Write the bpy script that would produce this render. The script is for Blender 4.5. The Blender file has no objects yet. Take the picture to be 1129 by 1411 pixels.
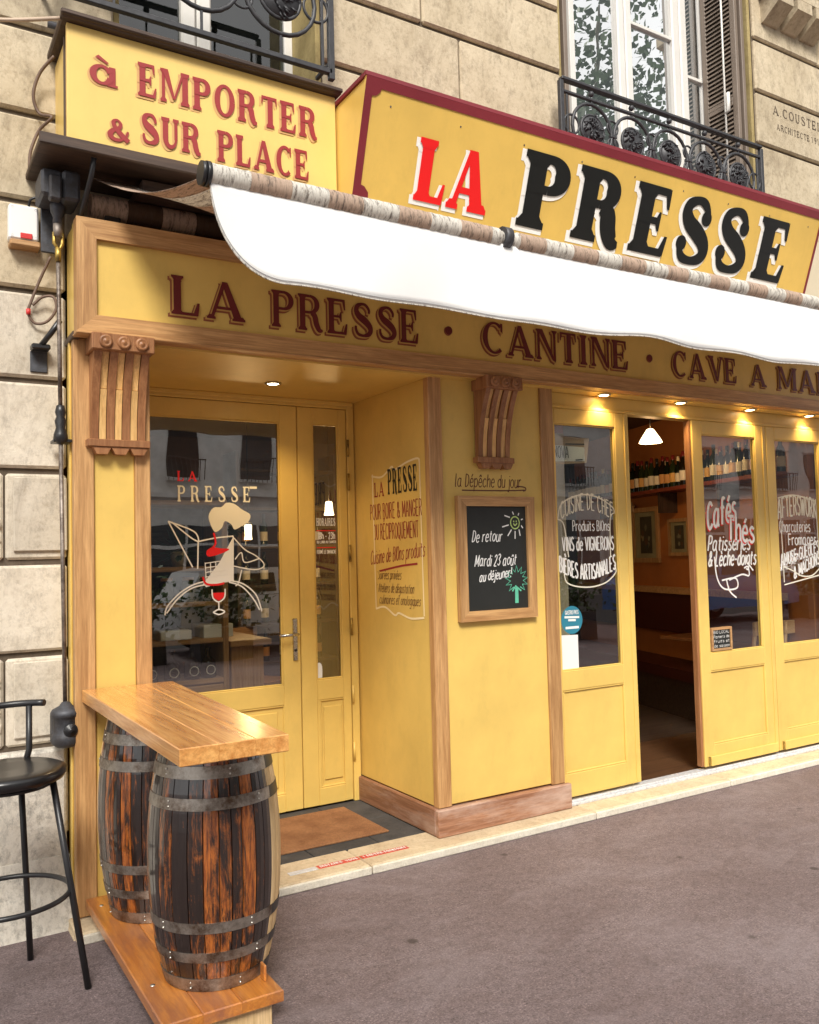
import bpy, math, random
from mathutils import Vector, Matrix, Euler
R = math.radians
random.seed(7)
S = bpy.context.scene
COL = S.collection

# ------------------------------------------------------------------ camera
cam_d = bpy.data.cameras.new('camera'); cam = bpy.data.objects.new('camera', cam_d); COL.objects.link(cam)
def cam_matrix(yaw, pitch, roll):
    cy, sy, cp, sp = math.cos(yaw), math.sin(yaw), math.cos(pitch), math.sin(pitch)
    fwd = Vector((sy*cp, cy*cp, sp)); right = Vector((cy, -sy, 0)); up = right.cross(fwd)
    cr, sr = math.cos(roll), math.sin(roll)
    r2 = cr*right + sr*up; u2 = -sr*right + cr*up
    return Matrix((r2, u2, -fwd)).transposed()
cam.matrix_world = Matrix.Translation((0, -4.053, 1.6)) @ cam_matrix(R(31.4), R(2.85), R(-1.47)).to_4x4()
cam_d.sensor_fit = 'HORIZONTAL'; cam_d.sensor_width = 36; cam_d.lens = 1186/1129*36
cam_d.clip_start = .05; cam_d.clip_end = 400
S.camera = cam
# ------------------------------------------------------------------ sky and sun
SUN_EL, SUN_ROT = R(43), R(207)
w = bpy.data.worlds.new('World'); S.world = w; w.use_nodes = True
nt = w.node_tree; nt.nodes.clear()
sky = nt.nodes.new('ShaderNodeTexSky'); sky.sky_type = 'NISHITA'; sky.sun_disc = False
sky.sun_elevation = SUN_EL; sky.sun_rotation = SUN_ROT; sky.dust_density = 4; sky.air_density = 1
hs = nt.nodes.new('ShaderNodeHueSaturation'); hs.inputs['Saturation'].default_value = .12
bg = nt.nodes.new('ShaderNodeBackground'); bg.inputs[1].default_value = .068
ow = nt.nodes.new('ShaderNodeOutputWorld')
tcw = nt.nodes.new('ShaderNodeTexCoord'); cn = nt.nodes.new('ShaderNodeTexNoise'); cn.inputs['Scale'].default_value = 2.2; cn.inputs['Detail'].default_value = 7
cr_ = nt.nodes.new('ShaderNodeValToRGB'); cr_.color_ramp.elements[0].position = .35; cr_.color_ramp.elements[0].color = (7.9, 7.7, 7.5, 1); cr_.color_ramp.elements[1].position = .7; cr_.color_ramp.elements[1].color = (13, 13, 13, 1)
mxw = nt.nodes.new('ShaderNodeMix'); mxw.data_type = 'RGBA'; mxw.inputs[0].default_value = .75
nt.links.new(tcw.outputs['Generated'], cn.inputs['Vector']); nt.links.new(cn.outputs[0], cr_.inputs[0])
nt.links.new(sky.outputs[0], hs.inputs['Color']); nt.links.new(hs.outputs[0], mxw.inputs[6]); nt.links.new(cr_.outputs[0], mxw.inputs[7]); nt.links.new(mxw.outputs[2], bg.inputs[0]); nt.links.new(bg.outputs[0], ow.inputs[0])
sd = bpy.data.lights.new('sun', 'SUN'); sd.energy = 2.2; sd.angle = R(18); sd.color = (1, .95, .87)
so = bpy.data.objects.new('sun', sd); COL.objects.link(so)
# direction to the sun: behind the camera, from the left
az = SUN_ROT
tosun = Vector((math.sin(az)*math.cos(SUN_EL), math.cos(az)*math.cos(SUN_EL), math.sin(SUN_EL)))
so.rotation_euler = tosun.to_track_quat('Z', 'Y').to_euler()
S.view_settings.view_transform = 'Standard'; S.view_settings.look = 'None'
S.view_settings.gamma = 1; S.view_settings.use_curve_mapping = False
S.view_settings.exposure = 1.1

# ------------------------------------------------------------------ materials
def nodes(name):
    m = bpy.data.materials.new(name); m.use_nodes = True
    t = m.node_tree; b = t.nodes['Principled BSDF']
    return m, t, b
def N(t, k, **kw):
    n = t.nodes.new(k)
    for a, v in kw.items(): setattr(n, a, v)
    return n
def ramp(t, src, stops):
    r = N(t, 'ShaderNodeValToRGB'); e = r.color_ramp.elements
    while len(e) < len(stops): e.new(.5)
    for i, (p, c) in enumerate(stops):
        e[i].position = p; e[i].color = (*c, 1) if len(c) == 3 else c
    t.links.new(src, r.inputs[0]); return r.outputs[0]
def noise(t, vec, scale, detail=6, rough=.6, stretch=(1, 1, 1), dist=0.):
    mp = N(t, 'ShaderNodeMapping'); mp.inputs['Scale'].default_value = stretch
    t.links.new(vec, mp.inputs[0])
    n = N(t, 'ShaderNodeTexNoise'); n.inputs['Scale'].default_value = scale
    n.inputs['Detail'].default_value = detail; n.inputs['Roughness'].default_value = rough
    n.inputs['Distortion'].default_value = dist
    t.links.new(mp.outputs[0], n.inputs['Vector']); return n.outputs['Fac']
def mix(t, f, a, b, mode='MIX'):
    m = N(t, 'ShaderNodeMix', data_type='RGBA', blend_type=mode)
    if isinstance(f, (int, float)): m.inputs[0].default_value = f
    else: t.links.new(f, m.inputs[0])
    for s, v in ((6, a), (7, b)):
        if isinstance(v, tuple): m.inputs[s].default_value = (*v[:3], 1)
        else: t.links.new(v, m.inputs[s])
    return m.outputs[2]
def bump(t, b, h, strength=.3, dist=.002):
    n = N(t, 'ShaderNodeBump'); n.inputs['Strength'].default_value = strength; n.inputs['Distance'].default_value = dist
    t.links.new(h, n.inputs['Height']); t.links.new(n.outputs[0], b.inputs['Normal'])
def coords(t, rnd=True):
    tc = N(t, 'ShaderNodeTexCoord'); oi = N(t, 'ShaderNodeObjectInfo')
    if not rnd: return tc.outputs['Object'], oi.outputs['Random']
    ad = N(t, 'ShaderNodeVectorMath', operation='MULTIPLY_ADD')
    cb = N(t, 'ShaderNodeCombineXYZ')
    for i in range(3): t.links.new(oi.outputs['Random'], cb.inputs[i])
    ad.inputs[1].default_value = (13.7, 27.1, 41.3)
    t.links.new(cb.outputs[0], ad.inputs[0]); t.links.new(tc.outputs['Object'], ad.inputs[2])
    return ad.outputs[0], oi.outputs['Random']
def bright(t, col, rnd, lo, hi):
    mr = N(t, 'ShaderNodeMapRange'); mr.inputs[3].default_value = lo; mr.inputs[4].default_value = hi
    t.links.new(rnd, mr.inputs[0])
    h = N(t, 'ShaderNodeHueSaturation'); t.links.new(col, h.inputs['Color']); t.links.new(mr.outputs[0], h.inputs['Value'])
    return h.outputs[0]

def wood(name, dark, lite, axis, rough=.45, coat=0., grain=1., wear=None, var=(.88, 1.1)):
    m, t, b = nodes(name); v, rnd = coords(t)
    st = {'x': (1.2, 22, 22), 'y': (22, 1.2, 22), 'z': (22, 22, 1.2)}[axis]
    n1 = noise(t, v, 1.6, 8, .65, st, .6); n2 = noise(t, v, 6, 5, .7, st)
    c = ramp(t, n1, [(.3, dark), (.5, tuple((a+b_)/2 for a, b_ in zip(dark, lite))), (.68, lite)])
    c2 = ramp(t, n2, [(.35, (.55, .5, .45)), (.6, (1, 1, 1))])
    c = mix(t, .55*grain, c, c2, 'MULTIPLY')
    if wear:
        n3 = noise(t, v, 3, 6, .7, tuple(.5 if s < 2 else 2.2 for s in st))
        c = mix(t, ramp(t, n3, [(.45, (0, 0, 0)), (.7, (1, 1, 1))]), c, wear)
    c = bright(t, c, rnd, *var)
    t.links.new(c, b.inputs['Base Color']); b.inputs['Roughness'].default_value = rough
    b.inputs['Coat Weight'].default_value = coat; b.inputs['Coat Roughness'].default_value = .2
    bump(t, b, n2, .25, .002); return m
def paint(name, col, rough=.45, var=.06, grime=.0, spec=.5, bumpy=.15, coat=0.):
    m, t, b = nodes(name); v, rnd = coords(t, False)
    n = noise(t, v, 2.2, 8, .62); n2 = noise(t, v, 60, 3, .5)
    lo = tuple(x*(1-2.2*var) for x in col); hi = tuple(min(1, x*(1+var)) for x in col)
    c = ramp(t, n, [(.3, lo), (.6, col), (.75, hi)])
    if grime:
        g = noise(t, v, 7, 9, .75, (1, 1, .35))
        c = mix(t, ramp(t, g, [(.52, (0, 0, 0)), (.8, (grime,)*3)]), c, tuple(x*.35 for x in col))
        ch = noise(t, v, 26, 9, .85, (1, 1, 1)); ch2 = noise(t, v, 1.7, 4, .6)
        a_ = N(t, 'ShaderNodeMath', operation='MULTIPLY'); t.links.new(ramp(t, ch, [(.665, (0, 0, 0)), (.685, (1, 1, 1))]), a_.inputs[0]); t.links.new(ramp(t, ch2, [(.5, (0, 0, 0)), (.6, (1, 1, 1))]), a_.inputs[1])
        c = mix(t, a_.outputs[0], c, tuple(x*.5+.05 for x in col))
    t.links.new(c, b.inputs['Base Color']); b.inputs['Roughness'].default_value = rough
    b.inputs['Specular IOR Level'].default_value = spec; b.inputs['Coat Weight'].default_value = coat
    bump(t, b, n2, bumpy, .001); return m
def metal(name, col, rough=.35, rust=None, met=1.):
    m, t, b = nodes(name); v, rnd = coords(t)
    n = noise(t, v, 40, 8, .75)
    c = ramp(t, n, [(.3, tuple(x*.55 for x in col)), (.65, col)])
    if rust:
        n3 = noise(t, v, 9, 8, .75); f = ramp(t, n3, [(.45, (0, 0, 0)), (.62, (1, 1, 1))]); c = mix(t, f, c, rust)
    t.links.new(c, b.inputs['Base Color']); b.inputs['Metallic'].default_value = met
    r = N(t, 'ShaderNodeMapRange'); r.inputs[3].default_value = rough*.7; r.inputs[4].default_value = min(1, rough*1.5)
    t.links.new(n, r.inputs[0]); t.links.new(r.outputs[0], b.inputs['Roughness'])
    bump(t, b, n, .3, .001); return m
def stone(name, c1, c2, grime, gr=.5, sc=1., bs=.6, var=(.9, 1.08)):
    m, t, b = nodes(name); v, rnd = coords(t)
    n = noise(t, v, 3*sc, 10, .65); n2 = noise(t, v, 34*sc, 8, .75); n3 = noise(t, v, 2.4*sc, 10, .8, (1, 1, .45), 1.2); n5 = noise(t, v, 11*sc, 10, .85, (1.3, 1, .8))
    c = ramp(t, n, [(.3, c1), (.7, c2)])
    c = mix(t, .6, c, ramp(t, n2, [(.28, (.55, .5, .44)), (.5, (1, 1, 1))]), 'MULTIPLY')
    c = mix(t, ramp(t, n3, [(.5, (0, 0, 0)), (.72, (gr,)*3)]), c, grime)
    c = mix(t, ramp(t, n5, [(.50, (0, 0, 0)), (.66, (gr*.75,)*3)]), c, tuple(q*.55 for q in grime))
    c = bright(t, c, rnd, *var)
    t.links.new(c, b.inputs['Base Color']); b.inputs['Roughness'].default_value = .85
    b.inputs['Specular IOR Level'].default_value = .2
    ad = N(t, 'ShaderNodeMath', operation='ADD'); t.links.new(n2, ad.inputs[0]); t.links.new(n3, ad.inputs[1])
    bump(t, b, ad.outputs[0], bs, .006); return m
def glass(name, refl=1.75, tint=(.82, .88, .85)):
    m, t, b = nodes(name); t.nodes.remove(b)
    out = t.nodes['Material Output']
    fr = N(t, 'ShaderNodeFresnel'); fr.inputs[0].default_value = refl
    gl = N(t, 'ShaderNodeBsdfGlossy'); gl.inputs['Roughness'].default_value = .0
    tr = N(t, 'ShaderNodeBsdfTransparent'); tr.inputs[0].default_value = (*[q**.5 for q in tint], 1)
    v, _ = coords(t); nn = noise(t, v, 1.4, 2, .4)
    bp = N(t, 'ShaderNodeBump'); bp.inputs['Strength'].default_value = .12; bp.inputs['Distance'].default_value = .02
    t.links.new(nn, bp.inputs['Height']); t.links.new(bp.outputs[0], gl.inputs['Normal'])
    ge = N(t, 'ShaderNodeNewGeometry'); iv = N(t, 'ShaderNodeMath', operation='SUBTRACT'); iv.inputs[0].default_value = 1; t.links.new(ge.outputs['Backfacing'], iv.inputs[1])
    ml = N(t, 'ShaderNodeMath', operation='MULTIPLY'); t.links.new(fr.outputs[0], ml.inputs[0]); t.links.new(iv.outputs[0], ml.inputs[1])
    mx = N(t, 'ShaderNodeMixShader')
    t.links.new(ml.outputs[0], mx.inputs[0]); t.links.new(tr.outputs[0], mx.inputs[1]); t.links.new(gl.outputs[0], mx.inputs[2])
    t.links.new(mx.outputs[0], out.inputs[0]); return m
def flat(name, col, rough=.6, emit=0., ecol=None, met=0.):
    m, t, b = nodes(name); b.inputs['Base Color'].default_value = (*col, 1); b.inputs['Roughness'].default_value = rough
    b.inputs['Metallic'].default_value = met
    if emit:
        b.inputs['Emission Color'].default_value = (*(ecol or col), 1); b.inputs['Emission Strength'].default_value = emit
    return m

M = {}
M['yellow'] = paint('yellow_paint', (.76, .525, .14), .4, .07, .22)
M['yellow2'] = paint('yellow_sign_paint', (.78, .55, .17), .35, .05, .12); M['yellow3'] = paint('deep_yellow_sign_paint', (.76, .50, .12), .35, .06, .2)
M['burg'] = paint('burgundy_paint', (.22, .025, .035), .4, .1)
OD, OL = (.36, .175, .062), (.66, .39, .165)
for a in 'xyz':
    M['oak'+a] = wood('oak_trim_'+a, OD, OL, a, .5, .05)
    M['plinth'+a] = wood('worn_plinth_'+a, (.22, .09, .045), (.42, .22, .13), a, .55, 0, 1, (.50, .36, .29))
    M['dwood'+a] = wood('dark_wood_'+a, (.035, .02, .014), (.10, .06, .04), a, .55, 0)
    M['ctr'+a] = wood('honey_varnished_wood_'+a, (.50, .19, .04), (.84, .46, .15), a, .24, .6, .9)
    M['base'+a] = wood('orange_varnished_wood_'+a, (.42, .13, .02), (.68, .27, .05), a, .3, .5, .7, (.24, .09, .05))
    M['cab'+a] = wood('cabinet_wood_'+a, (.38, .20, .08), (.62, .37, .17), a, .5)
M['rib'] = wood('corbel_light_rib', (.74, .42, .14), (.88, .58, .24), 'z', .45)
M['corb'] = wood('corbel_wood', (.24, .095, .035), (.42, .20, .085), 'z', .45)

def stave_mat(name, dark):
    m, t, b = nodes(name); v, rnd = coords(t)
    n1 = noise(t, v, 4.2, 10, .76, (15, 15, .8), 1.1)
    n2 = noise(t, v, 5, 8, .8, (3, 3, 1.0), 1.2)
    n3 = noise(t, v, 14, 6, .7, (8, 8, .7))
    char = (.014, .008, .006); red = (.17, .032, .007); orange = (.42, .125, .018)
    c = ramp(t, n3, [(.3, red), (.62, orange)])
    a = N(t, 'ShaderNodeMath', operation='ADD'); t.links.new(n1, a.inputs[0]); t.links.new(n2, a.inputs[1])
    a2 = N(t, 'ShaderNodeMath', operation='MULTIPLY_ADD'); t.links.new(rnd, a2.inputs[0]); a2.inputs[1].default_value = .34
    t.links.new(a.outputs[0], a2.inputs[2])
    f = ramp(t, a2.outputs[0], [(.0, (0, 0, 0)), (1.0, (1, 1, 1))])
    mr = N(t, 'ShaderNodeMapRange'); mr.inputs[1].default_value = dark; mr.inputs[2].default_value = dark+.2
    t.links.new(a2.outputs[0], mr.inputs[0])
    c = mix(t, mr.outputs[0], char, c)
    c = mix(t, .5, c, ramp(t, n3, [(.38, (.18, .13, .12)), (.52, (1, 1, 1))]), 'MULTIPLY')
    t.links.new(c, b.inputs['Base Color']); b.inputs['Roughness'].default_value = .28
    b.inputs['Coat Weight'].default_value = 1.; b.inputs['Coat Roughness'].default_value = .07
    bump(t, b, n1, .35, .003); return m
M['stave'] = stave_mat('charred_varnished_stave', 1.16)
M['stave_d'] = stave_mat('blackened_stave', 1.27)
M['stave_p'] = wood('pale_bare_stave', (.58, .38, .17), (.80, .58, .32), 'z', .6, .0)
M['hoop'] = metal('galvanised_hoop', (.42, .38, .33), .38, (.11, .07, .045), .85)
M['hoop_b'] = paint('black_hoop', (.02, .02, .02), .4)
M['rivet'] = metal('rivet_metal', (.7, .68, .62), .35)
M['stone'] = stone('limestone', (.46, .38, .26), (.62, .53, .385), (.19, .14, .09), .65)
M['stone_lo'] = stone('pale_limestone', (.56, .49, .385), (.76, .69, .575), (.27, .22, .17), .6)
M['stone_base'] = stone('stained_limestone', (.60, .55, .47), (.74, .70, .62), (.16, .15, .14), .85, 1.3, 1.)
M['joint'] = stone('dark_joint', (.09, .07, .05), (.15, .115, .085), (.04, .03, .02), .5)
M['step'] = stone('travertine_step', (.56, .44, .29), (.70, .58, .40), (.40, .28, .17), .5, 1.5, .5)
M['step_edge'] = stone('pale_worn_stone_edge', (.70, .64, .52), (.82, .77, .66), (.45, .40, .33), .4, 3, 1.)
M['tile'] = stone('dark_slate_tile', (.045, .043, .042), (.085, .08, .076), (.12, .11, .10), .3, 3, .25)
M['black'] = paint('black_paint', (.018, .018, .02), .35, .1)
M['iron'] = metal('wrought_iron_paint', (.055, .056, .062), .45, None, .2)
M['grey_metal'] = metal('grey_painted_metal', (.10, .105, .12), .5, (.06, .055, .055), .5)
M['rod'] = metal('worn_rod', (.36, .31, .27), .5, (.08, .06, .05), .7)
M['brass'] = metal('brass_worn', (.55, .38, .10), .4, (.1, .08, .05), .8)
M['alu'] = metal('aluminium', (.72, .73, .75), .45, None, .15)
M['steel'] = metal('brushed_steel', (.6, .6, .6), .25)
M['white_pl'] = paint('white_plastic', (.82, .82, .80), .4, .03)
M['red_pl'] = flat('red_plastic', (.6, .04, .04), .4)
M['cable'] = paint('cable_sheath', (.16, .10, .07), .6, .15)
M['cable_w'] = paint('pale_cable_sheath', (.5, .38, .28), .6, .1)
M['vinyl_b'] = flat('seat_vinyl', (.012, .012, .013), .28)
M['w_ink'] = flat('white_lettering_paint', (.85, .84, .80), .5)
M['w_ink2'] = flat('cream_lettering_paint', (.80, .76, .62), .5)
M['white'] = flat('white_sign_vinyl', (.88, .86, .82), .4)
M['r_ink'] = flat('red_lettering', (.80, .012, .012), .4)
M['k_ink'] = flat('black_lettering', (.010, .010, .009), .35)
M['bd_ink'] = flat('dark_burgundy_lettering', (.13, .008, .010), .45)
M['bs_ink'] = flat('burgundy_letter_shade', (.30, .085, .035), .5)
M['bo_ink'] = flat('pale_letter_outline', (.62, .36, .10), .5)
M['pk_ink'] = flat('brick_red_lettering', (.29, .022, .022), .5)
M['ps_ink'] = flat('salmon_letter_shade', (.60, .34, .13), .5)
M['pu_ink'] = flat('plum_lettering', (.32, .025, .035), .5)
M['br_ink'] = flat('brown_lettering', (.12, .03, .02), .5)
M['cr_ink'] = flat('cream_line', (.92, .78, .48), .5)
M['green_ch'] = flat('green_chalk', (.12, .50, .33), .8)
M['yel_ch'] = flat('yellow_green_chalk', (.45, .60, .20), .8)
M['w_ch'] = flat('white_chalk', (.80, .80, .78), .8)
M['slate'] = paint('chalkboard', (.022, .024, .022), .5, .2)
M['valance'] = paint('white_valance_fabric', (.80, .80, .79), .8, .02, 0, .2)
M['glassd'] = glass('door_glass', 3.1)
M['glassw'] = glass('upper_window_glass', 18.0, (.35, .4, .4))
M['glassd2'] = glass('dark_window_glass', 2.0, (.3, .34, .33))
M['glassf'] = glass('framed_glass', 1.3)
M['white_fr'] = paint('white_window_frame', (.70, .68, .64), .4, .05, .15)
M['shutter'] = paint('brown_grey_shutter', (.20, .155, .12), .55, .1, .3)
M['jamb'] = stone('yellowed_jamb', (.36, .28, .12), (.46, .37, .18), (.2, .15, .07), .5)
M['orange_wall'] = paint('orange_brown_wall', (.42, .145, .035), .6, .1)
M['ceil_in'] = paint('dark_ceiling', (.10, .045, .02), .7, .1)
M['leather'] = paint('dark_red_bench', (.07, .015, .01), .4, .1)
M['cream'] = paint('cream_column', (.58, .50, .36), .5, .05)
M['mat'] = None
M['lampglow'] = flat('lamp_glow', (1, .9, .7), .5, 14, (1, .80, .48))
M['shadeglow'] = flat('lit_lamp_shade', (1, .85, .6), .5, 3.0, (1, .74, .42))
M['paper'] = paint('paper', (.78, .78, .76), .7, .03)
M['kraft'] = paint('kraft_board', (.50, .34, .19), .7, .08)
M['teal'] = flat('teal_sticker', (.03, .21, .30), .4)
M['tape_red'] = paint('red_floor_tape', (.65, .08, .06), .5, .15, .3)
def fabric(name, c, grime):
    m, t, b = nodes(name); v, rnd = coords(t)
    n = noise(t, v, 60, 6, .7, (3, .6, .6)); n2 = noise(t, v, 22, 9, .8, (3.2, .5, .8), .5)
    cc = mix(t, .6, c, ramp(t, n, [(.3, (.6, .55, .5)), (.55, (1, 1, 1))]), 'MULTIPLY')
    cc = mix(t, ramp(t, n2, [(.50, (0, 0, 0)), (.60, (grime,)*3)]), cc, (.14, .11, .09))
    t.links.new(cc, b.inputs['Base Color']); b.inputs['Roughness'].default_value = .85
    bump(t, b, n, .4, .003)
    tl = N(t, 'ShaderNodeBsdfTranslucent'); t.links.new(cc, tl.inputs[0]); mx = N(t, 'ShaderNodeMixShader'); mx.inputs[0].default_value = .3
    t.links.new(b.outputs[0], mx.inputs[1]); t.links.new(tl.outputs[0], mx.inputs[2]); t.links.new(mx.outputs[0], t.nodes['Material Output'].inputs[0]); return m
M['fab_w'] = fabric('cream_awning_stripe', (.80, .77, .70), .85)
M['fab_b'] = fabric('brown_awning_stripe', (.58, .43, .33), .85)
M['fab_shade'] = fabric('shaded_awning_stripe', (.10, .055, .03), .3)  # stripe for the rear roll, shade put into its colour

# asphalt and mat
m, t, b = nodes('reddish_asphalt'); v, _ = coords(t, False)
n1 = noise(t, v, .9, 10, .7); n2 = noise(t, v, 120, 5, .85); n3 = noise(t, v, 2.6, 10, .78, (.6, 1.3, 1), .9)
n4 = noise(t, v, 38, 8, .85); n5 = noise(t, v, 1.3, 8, .7, (1, 1.6, 1), .5)
c = ramp(t, n1, [(.35, (.24, .182, .182)), (.65, (.315, .248, .25))])
c = mix(t, .9, c, ramp(t, n2, [(.36, (.22, .20, .20)), (.50, (.95, .95, .95)), (.60, (1.1, 1.1, 1.1)), (.64, (2.6, 2.5, 2.45))]), 'MULTIPLY')
c = mix(t, .6, c, ramp(t, n4, [(.40, (.4, .37, .37)), (.54, (1, 1, 1))]), 'MULTIPLY')
c = mix(t, ramp(t, n3, [(.47, (0, 0, 0)), (.66, (.38,)*3)]), c, (.15, .098, .092))
c = mix(t, ramp(t, n5, [(.50, (0, 0, 0)), (.68, (.45,)*3)]), c, (.34, .285, .295))
n6 = noise(t, v, 14, 9, .8, (1, 1, 1), .4); c = mix(t, .4, c, ramp(t, n6, [(.38, (.65, .60, .60)), (.55, (1.08, 1.05, 1.05)), (.70, (1.3, 1.27, 1.28))]), 'MULTIPLY')
vo = N(t, 'ShaderNodeTexVoronoi'); vo.inputs['Scale'].default_value = 2.3; t.links.new(v, vo.inputs['Vector'])
c = mix(t, ramp(t, vo.outputs['Distance'], [(.035, (.75,)*3), (.07, (0, 0, 0))]), c, (.05, .035, .03))
t.links.new(c, b.inputs['Base Color']); b.inputs['Roughness'].default_value = .78
ad = N(t, 'ShaderNodeMath', operation='ADD'); t.links.new(n2, ad.inputs[0]); t.links.new(n4, ad.inputs[1])
bump(t, b, ad.outputs[0], 1., .009); M['asphalt'] = m
m, t, b = nodes('coir_mat'); v, _ = coords(t, False)
n1 = noise(t, v, 240, 4, .8); n2 = noise(t, v, 6, 8, .7)
c = ramp(t, n2, [(.35, (.26, .115, .045)), (.65, (.42, .21, .095))])
c = mix(t, .9, c, ramp(t, n1, [(.35, (.35, .3, .28)), (.62, (1.15, 1.1, 1))]), 'MULTIPLY')
t.links.new(c, b.inputs['Base Color']); b.inputs['Roughness'].default_value = .95; bump(t, b, n1, 1., .006); M['mat'] = m

# ------------------------------------------------------------------ mesh helpers
WL = {}   # world location of every parent
def wl(o): return WL.get(o.name, Vector((0, 0, 0))) if o is not None else Vector((0, 0, 0))
def tag(o, label=None, cat=None, group=None, kind=None):
    if label: o['label'] = label
    if cat: o['category'] = cat
    if group: o['group'] = group
    if kind: o['kind'] = kind
    return o
def thing(name, label, cat, loc=(0, 0, 0), group=None):
    o = bpy.data.objects.new(name, None); COL.objects.link(o); o.location = loc; o.empty_display_size = .1
    WL[o.name] = Vector(loc); return tag(o, label, cat, group)
class MB:
    def __init__(s): s.v = []; s.f = []; s.sm = []
    def add(s, vs, fs, smooth=False):
        k = len(s.v); s.v += [tuple(p) for p in vs]; s.f += [tuple(i+k for i in f) for f in fs]; s.sm += [smooth]*len(fs); return s
    def box(s, x0, x1, y0, y1, z0, z1):
        x0, x1 = sorted((x0, x1)); y0, y1 = sorted((y0, y1)); z0, z1 = sorted((z0, z1))
        return s.add([(x0,y0,z0),(x1,y0,z0),(x1,y1,z0),(x0,y1,z0),(x0,y0,z1),(x1,y0,z1),(x1,y1,z1),(x0,y1,z1)],
              [(3,2,1,0),(4,5,6,7),(0,1,5,4),(1,2,6,5),(2,3,7,6),(3,0,4,7)])
    def cbox(s, x0, x1, y0, y1, z0, z1, c=.004):
        """box with chamfered edges"""
        x0, x1 = sorted((x0, x1)); y0, y1 = sorted((y0, y1)); z0, z1 = sorted((z0, z1))
        c = min(c, (x1-x0)*.3, (y1-y0)*.3, (z1-z0)*.3)
        vs = []; idx = {}
        for i, x in enumerate((x0, x1)):
            for j, y in enumerate((y0, y1)):
                for k, z in enumerate((z0, z1)):
                    sx, sy, sz = (c if not i else -c), (c if not j else -c), (c if not k else -c)
                    for a, p in enumerate(((x, y+sy, z+sz), (x+sx, y, z+sz), (x+sx, y+sy, z))):
                        idx[i, j, k, a] = len(vs); vs.append(p)
        I = idx; fs = []
        for i in (0, 1): fs.append((I[i,0,0,0], I[i,1,0,0], I[i,1,1,0], I[i,0,1,0]))
        for j in (0, 1): fs.append((I[0,j,0,1], I[1,j,0,1], I[1,j,1,1], I[0,j,1,1]))
        for k in (0, 1): fs.append((I[0,0,k,2], I[1,0,k,2], I[1,1,k,2], I[0,1,k,2]))
        for j in (0, 1):
            for k in (0, 1): fs.append((I[0,j,k,1], I[1,j,k,1], I[1,j,k,2], I[0,j,k,2]))
        for i in (0, 1):
            for k in (0, 1): fs.append((I[i,0,k,0], I[i,1,k,0], I[i,1,k,2], I[i,0,k,2]))
        for i in (0, 1):
            for j in (0, 1): fs.append((I[i,j,0,0], I[i,j,1,0], I[i,j,1,1], I[i,j,0,1]))
        for i in (0, 1):
            for j in (0, 1):
                for k in (0, 1): fs.append((I[i,j,k,0], I[i,j,k,1], I[i,j,k,2]))
        # orient outward
        cx = Vector(((x0+x1)/2, (y0+y1)/2, (z0+z1)/2)); out = []
        for f in fs:
            p = [Vector(vs[q]) for q in f]; n = (p[1]-p[0]).cross(p[2]-p[0])
            ctr = sum(p, Vector())/len(p)
            out.append(f if n.dot(ctr-cx) > 0 else tuple(reversed(f)))
        return s.add(vs, out)
    def tube(s, pts, r, n=8, caps=True):
        pts = [Vector(p) for p in pts]; rs = r if isinstance(r, (list, tuple)) else [r]*len(pts)
        vs = []; prev = None
        for i, p in enumerate(pts):
            d = (pts[min(i+1, len(pts)-1)] - pts[max(i-1, 0)]).normalized()
            if prev is None:
                a = d.cross(Vector((0, 0, 1)));
                if a.length < .05: a = d.cross(Vector((1, 0, 0)))
            else: a = prev - d*prev.dot(d)
            a.normalize(); prev = a; bb = d.cross(a)
            for k in range(n):
                th = 2*math.pi*k/n; vs.append(p + rs[i]*(math.cos(th)*a + math.sin(th)*bb))
        fs = [(i*n+k, i*n+(k+1) % n, (i+1)*n+(k+1) % n, (i+1)*n+k) for i in range(len(pts)-1) for k in range(n)]
        s.add(vs, fs, True)
        if caps:
            k = len(s.v)-len(vs)
            s.f += [tuple(k+q for q in reversed(range(n))), tuple(k+(len(pts)-1)*n+q for q in range(n))]; s.sm += [False, False]
        return s
    def lathe(s, prof, c=(0, 0, 0), n=24, a0=0, a1=360, smooth=True):
        """prof: (r, z) list about the z axis at c"""
        full = abs(a1-a0) >= 359.9; m = n if full else n+1; vs = []
        for r, z in prof:
            for k in range(m):
                th = R(a0+(a1-a0)*k/n); vs.append((c[0]+r*math.cos(th), c[1]+r*math.sin(th), c[2]+z))
        fs = []
        for i in range(len(prof)-1):
            for k in range(n):
                k2 = (k+1) % m if full else k+1
                fs.append((i*m+k, i*m+k2, (i+1)*m+k2, (i+1)*m+k))
        return s.add(vs, fs, smooth)
    def prism(s, poly, axis, a, b):
        """extrude 2-D polygon along axis; poly in the other two axes (order x,y,z without axis)"""
        def P(u, w_, h):
            return {'x': (h, u, w_), 'y': (u, h, w_), 'z': (u, w_, h)}[axis]
        n = len(poly); vs = [P(*p, a) for p in poly]+[P(*p, b) for p in poly]
        return s.add(vs, [tuple(range(n)), tuple(reversed(range(n, 2*n)))]+[(k, k+n, (k+1) % n+n, (k+1) % n) for k in range(n)])
    def build(s, name, mat, parent=None, smooth=None, fix=True, raw=False):
        me = bpy.data.meshes.new(name); off = Vector((0, 0, 0)) if raw else wl(parent)
        me.from_pydata([(x-off.x, y-off.y, z-off.z) for x, y, z in s.v], [], s.f)
        me.polygons.foreach_set('use_smooth', [bool(q) if smooth is None else smooth for q in s.sm])
        if fix:
            import bmesh
            bm = bmesh.new(); bm.from_mesh(me); bmesh.ops.recalc_face_normals(bm, faces=bm.faces); bm.to_mesh(me); bm.free()
        me.materials.append(mat); me.update()
        o = bpy.data.objects.new(name, me); COL.objects.link(o)
        if parent is not None: o.parent = parent
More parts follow.
